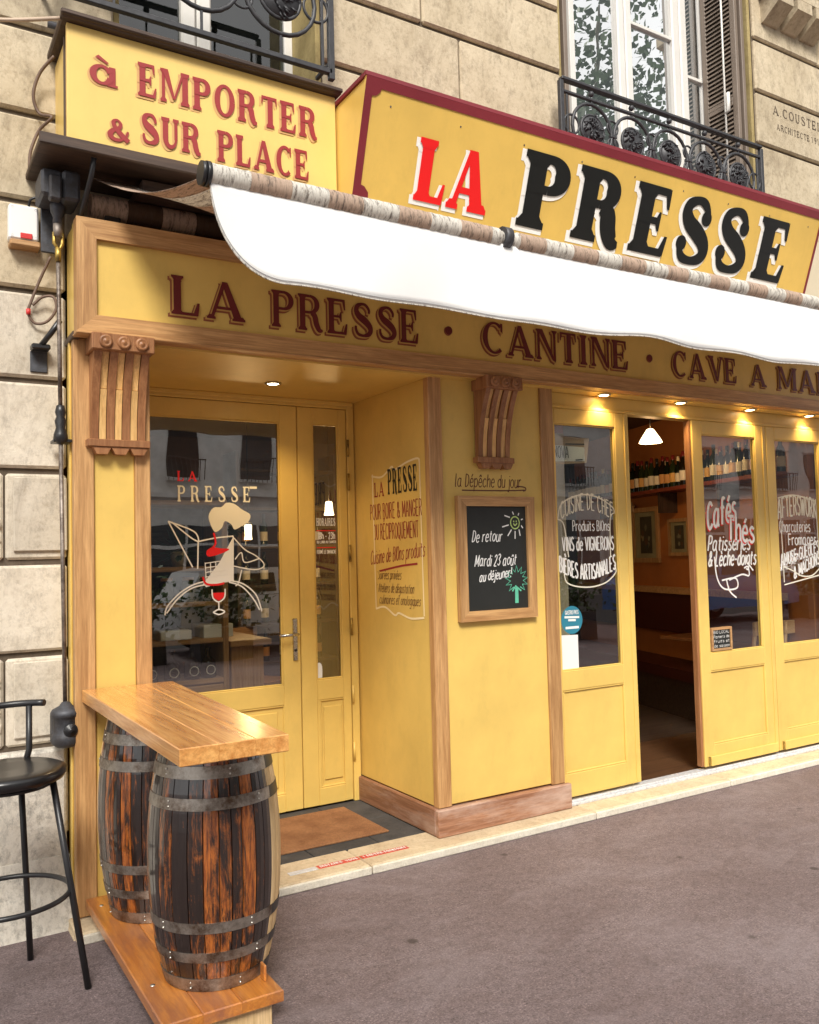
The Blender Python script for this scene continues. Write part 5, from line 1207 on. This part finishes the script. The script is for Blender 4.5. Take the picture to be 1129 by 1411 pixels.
# ================================================================== INTERIOR
IX0, IX1, IY1, IZ1 = .2, 9.6, 5.2, 2.95
tag(MB().box(IX0, IX1, .97, IY1, -.02, .052).build('interior_floor', M['dwoodx']), kind='structure')
tag(MB().box(2.66, IX1, .125, .969, -.02, .052).build('dining_floor', wood('dining_floorboards', (.06, .028, .014), (.13, .065, .03), 'x', .35)), kind='structure')
tag(MB().box(IX0, IX1, .76, IY1, IZ1, IZ1+.05).build('interior_ceiling', M['ceil_in']), kind='structure')
tag(MB().box(2.63, IX1, .20, .759, 2.70, 2.74).build('lintel_ceiling', M['ceil_in']), kind='structure')
M['dim_wall'] = paint('dimmed_brown_wall', (.10, .045, .022), .6, .2)  # darkened wall colour, the dimness of the entry room is painted in
tag(MB().box(IX0, IX1, IY1, IY1+.05, 0, IZ1).build('interior_back_wall', M['dim_wall']), kind='structure')
tag(MB().box(IX0-.05, IX0, .9, IY1, 0, IZ1).build('interior_left_wall', M['dim_wall']), kind='structure')
tag(MB().box(IX1, IX1+.05, .1, IY1, 0, 3.1).build('interior_right_wall', M['orange_wall']), kind='structure')
tag(MB().box(2.645, 2.68, .05, .93, .0, 2.7).build('recess_back_wall', M['orange_wall']), kind='structure')
tag(MB().box(.2, 1.06, .95, 1.0, 0, 2.95).build('shop_wall_left', M['orange_wall']), kind='structure')
tag(MB().box(1.06, 2.66, .985, 1.02, 2.60, 2.95).build('shop_wall_over_door', M['orange_wall']), kind='structure')
tag(MB().box(8.0, IX1, .05, .12, 0, 2.7).build('shop_wall_right', M['yellow']), kind='structure')
tag(MB().box(6.46, 8.0, FY+.02, FY+.1, .05, 2.5).build('shop_wall_beyond', M['yellow']), kind='structure')
# oblique partition with bottle shelf, pictures, bench
A_ = R(17)
pd = Vector((math.sin(A_), math.cos(A_), 0)); pn = Vector((-math.cos(A_), math.sin(A_), 0))   # along (deeper), towards the viewer side
po = Vector((7.0-.28*pd.x*4, 2.3-.28*pd.y*4, 0))
def W_(s_, d, z): p = po+pd*s_+pn*d; return Vector((p.x, p.y, z))
def wbox(s0, s1, d0, d1, z0, z1):
    mb = MB(); vs = [W_(s_, d, z) for z in (z0, z1) for s_, d in ((s0, d0), (s1, d0), (s1, d1), (s0, d1))]
    return mb.add(vs, [(3,2,1,0),(4,5,6,7),(0,1,5,4),(1,2,6,5),(2,3,7,6),(3,0,4,7)])
tag(wbox(-1.1, 3.2, -.06, 0, .052, IZ1-.001).build('partition_wall', M['orange_wall']), kind='structure')
sh = thing('bottle_shelf', 'dark red wall shelf full of wine bottles inside the dining room', 'shelf', W_(1, .1, 2.2))
wbox(-1.0, 3.1, .002, .27, 2.165, 2.20).build('board', wood('red_shelf', (.16, .03, .015), (.28, .06, .03), 'y', .4), sh)
for s_ in (-.2, .82, 2.1): wbox(s_, s_+.04, .002, .2, 1.96, 2.164).build('bracket', M['dwoodz'], sh)
bg_ = [flat('bottle_glass_%d' % i, c_, .08) for i, c_ in enumerate(((.006, .010, .006), (.012, .008, .004), (.02, .03, .01)))]
lab_ = [flat('bottle_label_%d' % i, c_, .6) for i, c_ in enumerate(((.75, .68, .55), (.70, .40, .12), (.80, .75, .66), (.6, .3, .1)))]
cap_ = [flat('bottle_capsule_%d' % i, c_, .35) for i, c_ in enumerate(((.02, .02, .02), (.2, .02, .02), (.75, .65, .45)))]
BP = MB().lathe([(0, 0), (.037, 0), (.038, .01), (.038, .19), (.032, .215), (.016, .24), (.014, .30), (.016, .302), (.016, .315), (0, .315)], n=14)
def bottle(p, label, grp, g=0, l=0, c_=0, s_=1.):
    t = thing('wine_bottle', label, 'bottle', p, grp); q = MB(); q.v = [(a*s_+p[0], b_*s_+p[1], z*s_+p[2]) for a, b_, z in BP.v]; q.f = BP.f; q.sm = BP.sm
    q.build('glass', bg_[g], t)
    lb_ = MB(); lb_.lathe([(.0388*s_, .05*s_), (.0388*s_, .14*s_)], p, 14); lb_.build('label', lab_[l], t)
    MB().lathe([(.0165*s_, .27*s_), (.0172*s_, .318*s_), (0, .318*s_)], p, 10).build('capsule', cap_[c_], t); return t
i = 0; s_ = -.9; rn = random.Random(4)
while s_ < 3.0:
    for d in ((.19,) if i % 3 else (.19, .09)):
        bottle(W_(s_+rn.uniform(-.012, .012), d, 2.20), 'wine bottle in the crowded row on the red wall shelf', 'wine bottles in the row on the wall shelf', rn.randrange(3), rn.randrange(4), 2 if rn.random() < .2 else rn.randrange(2), rn.uniform(.92, 1.06))
    s_ += .098; i += 1
def picture(label, s0, s1, z0, z1, f_=.05):
    t = thing('picture_frame', label, 'picture', W_((s0+s1)/2, .02, z0), 'framed pictures on the dining room wall')
    for a in ((s0, s1, z0, z0+f_), (s0, s1, z1-f_, z1), (s0, s0+f_, z0+f_, z1-f_), (s1-f_, s1, z0+f_, z1-f_)): wbox(a[0], a[1], .002, .03, a[2], a[3]).build('frame', M['cabz'], t)
    wbox(s0+f_, s1-f_, .002, .012, z0+f_, z1-f_).build('mount', paint('aged_paper', (.55, .43, .27), .7, .2), t)
    cz = (z0+z1)/2; cs = (s0+s1)/2; k = (s1-s0)*.2
    wbox(cs-k*1.1, cs+k*1.1, .013, .015, z0+f_*2, z1-f_*2).build('print', paint('print_ground', (.14, .10, .07), .7, .3), t)
    rp = random.Random(int(s0*100)); tones = [(.30, .22, .14), (.42, .33, .22), (.20, .09, .05), (.10, .09, .08)]
    for q in range(7):
        u, v_ = cs+rp.uniform(-.75, .75)*k, cz+rp.uniform(-1.4, 1.2)*k; r_ = rp.uniform(.18, .42)*k; P5 = [(u+r_*rp.uniform(.6, 1.2)*math.cos(a), v_+r_*1.4*rp.uniform(.6, 1.2)*math.sin(a)) for a in [6.283*e/9 for e in range(9)]]
        MB().add([W_(a, .0165+.0008*q, b_) for a, b_ in P5], [tuple(range(9))]).build('printed_shape', paint('print_tone', tones[q % 4], .7, .2), t, fix=False)
    wbox(s0+f_, s1-f_, .024, .027, z0+f_, z1-f_).build('pane', M['glassf'], t)
picture('large pale framed picture seen through the open doorway', 1.17, 1.72, 1.45, 2.05)
picture('small dark framed picture right of the large one, cut by the door edge', .60, .98, 1.52, 1.90, .035)
star = thing('star_ornament', 'small pale star hanging on the corner of the large framed picture', 'ornament', W_(1.68, .04, 2.05))
st_ = MB(); pts = []
for k in range(10):
    a = R(90+36*k); r_ = .07 if k % 2 == 0 else .03; pts.append((1.68+r_*math.cos(a), 2.06+r_*math.sin(a)))
st_.add([W_(a, .035, b_) for a, b_ in pts]+[W_(a, .045, b_) for a, b_ in pts], [tuple(range(10)), tuple(reversed(range(10, 20)))]+[(k, k+10, (k+1) % 10+10, (k+1) % 10) for k in range(10)]); st_.build('star', M['kraft'], star)
bn = thing('wall_bench', 'long dark red padded bench along the dining room wall', 'bench', W_(1, .3, 0))
wbox(-.8, 3.0, .01, .10, .75, 1.14).build('backrest', M['leather'], bn); wbox(-.8, 3.0, .0, .12, 1.14, 1.20).build('top_rail', M['cabx'], bn); wbox(-.8, 3.0, .105, .55, .40, .50).build('seat', M['leather'], bn); wbox(-.8, 3.0, .11, .50, .055, .395).build('plinth', M['dwoodx'], bn)
def table(label, x, y, rz=0):
    t = thing('dining_table', label, 'table', (x, y, .052), 'wooden tables inside the restaurant')
    cb('top', wood_t, t, x-.33, x+.33, y-.3, y+.3, .74, .77); MB().tube([(x, y, .08), (x, y, .74)], .03, 10).build('pedestal', M['black'], t); cb('foot', M['black'], t, x-.25, x+.25, y-.03, y+.03, .055, .08); 
    return t
wood_t = wood('table_wood', (.30, .12, .04), (.46, .22, .09), 'x', .3, .3)
table('wooden table seen through the open doorway beside the bench', 6.62, 1.45); table('wooden table behind the first folding door pane', 4.7, 2.6); table('wooden table behind the rightmost folding door leaf', 6.9, 1.0)
def chair(label, x, y, rz):
    t = thing('wooden_chair', label, 'chair', (0, 0, 0), 'wooden chairs inside the restaurant')
    cb('seat', M['cabx'], t, -.2, .2, -.2, .2, .44, .47)
    for a, b_ in ((-.18, -.18), (.18, -.18)): MB().tube([(a, b_, 0), (a*.95, b_*.95, .44)], .016, 8).build('leg', M['cabz'], t)
    for a in (-.18, .18): MB().tube([(a, .2, 0), (a, .18, .45), (a, .23, .92)], .016, 8).build('leg', M['cabz'], t)
    cb('top_rail', M['cabx'], t, -.2, .2, .21, .235, .82, .93); cb('back_slat', M['cabx'], t, -.17, .17, .20, .215, .62, .68)
    t.location = (x, y, .052); t.rotation_euler = (0, 0, rz); return t
chair('wooden chair with its back to the second folding door leaf', 6.55, .62, R(170)); chair('wooden chair behind the rightmost folding door pane', 6.1, .75, R(200)); chair('wooden chair inside behind the entrance door handle', 2.25, 2.35, R(150)); chair('wooden chair deep inside the room beyond the entrance door', 2.9, 3.3, R(30))
tag(MB().cbox(3.66, 3.90, .32, .5, .052, 2.70).build('interior_pillar', M['cream']), 'cream painted pillar just behind the first folding door pane', 'pillar')
def pendant(label, x, y, z, e, r=.10, glow=True):
    t = thing('pendant_lamp', label, 'lamp', (x, y, z), 'pendant lamps inside the restaurant')
    MB().tube([(x, y, z+.10), (x, y, IZ1 if y > .76 else 2.70)], .004, 6).build('cord', M['black'], t)
    MB().lathe([(.022, .10), (.03, .095), (r*.85, .01), (r, -.02), (r*.98, -.022), (.0, .0)], (x, y, z), 20).build('lamp_shade', M['shadeglow'], t)
    l = bpy.data.lights.new('bulb', 'POINT'); l.energy = e; l.color = (1, .62, .28); l.shadow_soft_size = .06
    o = bpy.data.objects.new('bulb', l); COL.objects.link(o); o.parent = t; o.location = (0, 0, -.06)
pendant('white glowing pendant lamp in the open doorway above the bottle row', 5.68, 1.2, 2.54, 9); pendant('glowing pendant lamp deep in the room seen through the slim side pane', 3.35, 2.8, 1.99, 5, .045)
pendant('glowing pendant lamp over the tables at the back of the room', 4.6, 4.0, 2.1, 5, .07)
pendant('glowing pendant lamp inside behind the large entrance glass', 2.52, 2.6, 1.78, 8, .032)
# cabinet inside by the entrance
cbn = thing('display_cabinet', 'wooden display cabinet with open shelves inside the entrance glass', 'cabinet', (1.6, 1.7, .052))
for x in (1.10, 1.90): cb('side', M['cabz'], cbn, x, x+.04, 1.45, 1.85, .052, 2.0)
for z in (.80, 1.06, 1.30, 1.53, 1.96): cb('shelf', M['cabx'], cbn, 1.141, 1.899, 1.45, 1.85, z, z+.03)
cb('door', M['cabx'], cbn, 1.145, 1.895, 1.44, 1.46, .07, .79, c=.004); cb('door_panel', M['cabz'], cbn, 1.60, 1.84, 1.428, 1.439, .14, .72, c=.006)
MB().box(1.141, 1.899, 1.83, 1.85, .8, 2.0).build('back', M['dwoodx'], cbn)
for i, x in enumerate((1.30, 1.44, 1.58, 1.71, 1.82)):
    t = thing('spirit_bottle', 'squat dark bottle with round cream label on the lower cabinet shelf, %s' % ('farthest left', 'second from the left', 'in the middle', 'second from the right', 'farthest right')[i], 'bottle', (x, 1.52, .83), 'round labelled bottles on the lower cabinet shelf')
    MB().lathe([(0, 0), (.048, 0), (.052, .02), (.050, .10), (.030, .125), (.013, .14), (.013, .18), (.016, .182), (.016, .20), (0, .20)], (x, 1.52, .83), 14).build('glass', bg_[1], t)
    fillp(FRONT(1.466), disc(x, .885, .032, 16), lab_[2], t, 'label', .0)
    fillp(FRONT(1.4655), disc(x, .885, .026, 16), bg_[0], t, 'label_centre', .0)
for i, x in enumerate((1.28, 1.42, 1.56, 1.70, 1.82)):
    t = thing('jar', 'glass jar with dark contents on the middle cabinet shelf, %s' % ('farthest left', 'second from the left', 'in the middle', 'second from the right', 'farthest right')[i], 'jar', (x, 1.55, 1.33), 'jars on the middle cabinet shelf')
    MB().lathe([(0, 0), (.045, 0), (.048, .01), (.048, .12), (.035, .14), (0, .14)], (x, 1.55, 1.33), 14).build('body', bg_[2], t); MB().lathe([(.0, .16), (.038, .16), (.038, .141), (0, .141)], (x, 1.55, 1.33), 14).build('lid', lab_[3], t)
for i, x in enumerate((1.22, 1.5, 1.78)):
    tag(MB().cbox(x, x+.2, 1.48, 1.72, 1.09, 1.10+.025*(i+1), c=.003).build('paper_stack', M['paper']), '%s stack of papers on the cabinet shelf above the bottles' % ('thin left', 'middle', 'thick right')[i], 'papers', 'paper stacks on the cabinet shelf')
leafm = paint('plant_leaf', (.045, .115, .025), .5, .3)
def plant(label, x, y, z, r, n, seed):
    rn = random.Random(seed); t = thing('potted_plant', label, 'plant', (x, y, z), 'potted plants on the cabinet')
    MB().lathe([(0, 0), (.045, 0), (.06, .10), (.052, .10), (0, .09)], (x, y, z), 14).build('pot', M['cream'], t)
    mb = MB()
    for i in range(n):
        a = rn.uniform(0, 6.28); e = rn.uniform(-.5, 1.2); L__ = rn.uniform(.6, 1)*r
        c_ = Vector((x, y, z+.10)); d = Vector((math.cos(a)*math.cos(e), math.sin(a)*math.cos(e), math.sin(e))); tip = c_+d*L__; sd_ = d.cross(Vector((0, 0, 1))).normalized()*L__*.13; m2 = c_+d*L__*.6
        mb.add([c_+d*L__*.25, m2+sd_, tip, m2-sd_+Vector((0, 0, .008))], [(0, 1, 2), (0, 2, 3)])
    tag(mb.build('foliage', leafm, t, fix=False), kind='stuff')
plant('left bushy green potted plant on the upper cabinet shelf', 1.30, 1.6, 1.56, .20, 90, 1); plant('right bushy green potted plant on the upper cabinet shelf', 1.66, 1.6, 1.56, .19, 90, 2); plant('trailing green plant behind the painted hair on the entrance glass', 2.05, 1.9, 1.75, .26, 110, 3)
t = thing('serving_counter', 'wooden counter right of the display cabinet inside the entrance', 'counter', (2.2, 1.9, .052))
cb('body', M['cabz'], t, 1.97, 2.20, 1.5, 2.6, .052, 1.02); cb('top', M['cabx'], t, 1.95, 2.24, 1.45, 2.65, 1.02, 1.06)
bk = thing('back_shelf', 'dark tall shelf unit inside behind the slim side pane', 'shelf', (3.3, 3.4, .052))
for x in (2.75, 3.75): cb('side', M['dwoodz'], bk, x, x+.04, 3.5, 3.85, .052, 2.6)
for k in range(7): cb('board', M['dwoodx'], bk, 2.791, 3.749, 3.5, 3.85, .25+.36*k, .28+.36*k)
for k in range(4):
    for j in range(5): bottle((2.88+.18*j, 3.62, .64+.36*k), 'dim wine bottle on the dark shelf behind the side pane', 'wine bottles on the dark back shelf', rn.randrange(3), rn.randrange(4), 0, .95)

# ================================================================== ACROSS THE STREET (seen in the panes)
tag(MB().add([(-60, -18.5, .003), (80, -18.5, .003), (80, -9.5, .003), (-60, -9.5, .003)], [(0, 1, 2, 3)]).build('road', paint('road_asphalt', (.06, .058, .056), .8, .1), fix=False), kind='structure')
def opp(label, x0, x1, h, nx, nz, mat):
    t = thing('opposite_building', label, 'building', ((x0+x1)/2, -24, 0), 'buildings across the street')
    wmb = MB(); dx = (x1-x0)/nx; dz = 3.3
    MB().box(x0, x1, -30, -24, 0, h).build('wall', mat, t)
    pn_ = flat('far_window', (.03, .035, .04), .1); cm = MB()
    me = MB().box(-.55, .55, -.02, .02, 0, 2.0).build('window', pn_, t, raw=True).data
    fr = None
    for o_ in list(t.children):
        if o_.name.startswith('window'): bpy.data.objects.remove(o_)
    for i in range(nx):
        for j in range(nz):
            cx = x0+dx*(i+.5); z = 1.2+dz*j
            if j == 0: continue
            o_ = inst('window', me, t, (cx-(x0+x1)/2, .02, z), scale=None)
            cm.box(cx-.7, cx+.7, -24, -23.85, z+2.05, z+2.15); cm.box(cx-.62, cx+.62, -24, -23.7, z-.1, z)
    for j in range(1, nz+1): cm.box(x0, x1, -24, -23.75, .6+dz*j, .75+dz*j)
    dk = MB(); gl_ = MB()
    for i in range(nx):
        cx = x0+dx*(i+.5); dk.box(cx-dx*.42, cx+dx*.42, -24.0, -23.9, .1, 2.9); cm.box(cx-dx*.44, cx-dx*.42, -24, -23.8, 0, 3.0); cm.box(cx-.04, cx+.04, -23.895, -23.85, .1, 2.9); cm.box(cx-dx*.42, cx+dx*.42, -23.895, -23.86, 2.1, 2.2)
        for j in range(1, nz):
            for q in range(9): gl_.box(cx-.62+q*.155, cx-.60+q*.155, -23.6, -23.58, 1.1+dz*j, 1.9+dz*j)
            gl_.box(cx-.66, cx+.66, -23.62, -23.57, 1.9+dz*j, 1.94+dz*j)
    dk.build('shopfronts', pn_, t); gl_.build('balcony_rails', M['iron'], t)
    cm.build('mouldings', mat, t); MB().prism([(-24, h), (-25.5, h+2.6), (-30, h+2.6), (-30, h)], 'x', x0, x1).build('roof', flat('zinc_roof', (.18, .19, .21), .5), t)
om = paint('opposite_facade', (.82, .80, .76), .8, .1)
opp('pale stone apartment block reflected in the entrance glass', -14, 13, 16, 10, 5, om); opp('pale stone apartment block reflected in the folding door panes', 13.2, 44, 15, 11, 4, paint('opposite_facade_grey', (.62, .60, .57), .8, .1))
barkm = stone('bark', (.10, .085, .065), (.20, .18, .14), (.05, .04, .03), .5, 1, 1)
crownm = paint('tree_leaf', (.05, .10, .025), .55, .35)
def tree(label, x, y, h, zc, rx, n, seed):
    rn = random.Random(seed); t = thing('street_tree', label, 'tree', (x, y, 0), 'plane trees along the street'); tr_ = MB()
    tr_.tube([(x, y, 0), (x+.1, y, zc*.4), (x-.05, y+.1, zc*.8), (x, y, zc+.5)], [.26, .22, .18, .14], 10); tips = []
    for k in range(11):
        a = k*.571*3.7; e = rn.uniform(.3, 1.1); L__ = rn.uniform(.55, 1.)*rx*1.1; b0 = Vector((x, y, zc*rn.uniform(.7, 1.05)))
        d = Vector((math.cos(a)*math.cos(e), math.sin(a)*math.cos(e), math.sin(e)+.25)); m_ = b0+d*L__*.5+Vector((0, 0, -.1)); e_ = b0+d*L__*1.1
        tr_.tube([b0, m_, e_], [.10, .06, .025], 6); tips += [m_, e_, b0+d*L__*.8]
    tr_.build('trunk', barkm, t); cr = MB()
    for i in range(n):
        c0 = tips[rn.randrange(len(tips))]; p = c0+Vector((rn.gauss(0, .75), rn.gauss(0, .75), rn.gauss(0, .6))); s_ = rn.uniform(.045, .095)
        u = Vector((rn.gauss(0, 1), rn.gauss(0, 1), rn.gauss(0, 1))).normalized(); v_ = u.orthogonal().normalized(); w2 = u.cross(v_)
        cr.add([p+v_*s_, p+w2*s_*.8, p-v_*s_, p-w2*s_*.8], [(0, 1, 2, 3)])
    tag(cr.build('crown', crownm, t, fix=False), kind='stuff')
tree('leafy street tree reflected in the upper window panes', 13.5, -9, 15, 8.6, 4.2, 17000, 1)
tree('leafy street tree behind the viewer reflected beside the first', 21, -9, 15, 8.0, 3.8, 8000, 2)
tree('leafy street tree far left of the viewer', -6.5, -9.5, 14, 8, 3.6, 3000, 3)
def car(label, x, y, col, L__=4.1, van=False):
    t = thing('parked_car', label, 'car', (x, y, 0), 'cars parked along the street'); hh = 1.9 if van else 1.45
    bp = [(-L__/2, .35), (-L__/2, .85), (-L__/2+.15, 1.0), (L__/2-1.1, .98), (L__/2-.1, .80), (L__/2, .55), (L__/2, .35)]
    MB().prism([(x+a, b_) for a, b_ in bp], 'y', y-.85, y+.85).build('body', col, t)
    cp = [(-L__/2+.15, 1.0), (-L__/2+.35, hh-.08), (-L__/2+.7, hh), (.25, hh), (L__/2-1.25, .99)]
    MB().prism([(x+a, b_) for a, b_ in cp], 'y', y-.72, y+.72).build('cabin', col, t)
    wn = flat('car_window', (.02, .025, .03), .05)
    for a, b_ in (((-L__/2+.35, 1.04), (-.35, 1.04)), ((-.28, 1.04), (L__/2-1.4, 1.04))):
        MB().prism([(x+a[0], a[1]), (x+b_[0], b_[1]), (x+min(b_[0]-.05, .22), hh-.1), (x+a[0]+.12, hh-.1)], 'y', y+.721, y+.735).build('side_window', wn, t)
    for wx in (-L__/2+.75, L__/2-.8):
        for wy in (y-.86, y+.66):
            w_ = MB(); w_.tube([(x+wx, wy, .32), (x+wx, wy+.2, .32)], .32, 20); o_ = w_.build('wheel', M['vinyl_b'], t); r_ = MB(); r_.tube([(x+wx, wy-.004, .32), (x+wx, wy+.204, .32)], .19, 12); r_.build('rim', M['alu'], o_)
    for yy in (y-.6, y+.6): cb('headlight', M['steel'], t, x+L__/2-.12, x+L__/2+.01, yy-.15, yy+.15, .6, .72)
for i, (x, y) in enumerate(((3.2, -7.4), (4.6, -7.5), (10.5, -7.6), (12.4, -7.5), (17.6, -7.6))):
    t = thing('planter', ('green bush in a black planter along the kerb, %s from the left' % ('first', 'second', 'third', 'fourth', 'fifth')[i]), 'planter', (x, y, 0), 'bushy planters along the kerb')
    cb('box', M['black'], t, x-.45, x+.45, y-.25, y+.25, 0, .5); rp = random.Random(i); mb = MB()
    for q in range(700):
        p = Vector((x+rp.gauss(0, .32), y+rp.gauss(0, .22), .85+rp.gauss(0, .24))); u = Vector((rp.gauss(0, 1), rp.gauss(0, 1), rp.gauss(0, 1))).normalized(); v_ = u.orthogonal().normalized(); w2 = u.cross(v_); s_ = rp.uniform(.03, .06)
        mb.add([p+v_*s_, p+w2*s_*.7, p-v_*s_, p-w2*s_*.7], [(0, 1, 2, 3)])
    tag(mb.build('foliage', crownm, t, fix=False), kind='stuff')
def carp(n, c_): return paint(n, c_, .2, .02, 0, .5, .02, 1.)
car('white car parked across the pavement, reflected in the entrance glass', 6.0, -8.4, carp('white_car_paint', (.75, .75, .75))); car('blue car parked behind the viewer, reflected in the folding door panes', 15.0, -8.4, carp('blue_car_paint', (.04, .12, .30))); car('grey car parked further along the street', 20.5, -8.4, carp('grey_car_paint', (.2, .2, .2)))

S.render.engine = 'CYCLES'
S.cycles.max_bounces = 8; S.cycles.transparent_max_bounces = 12
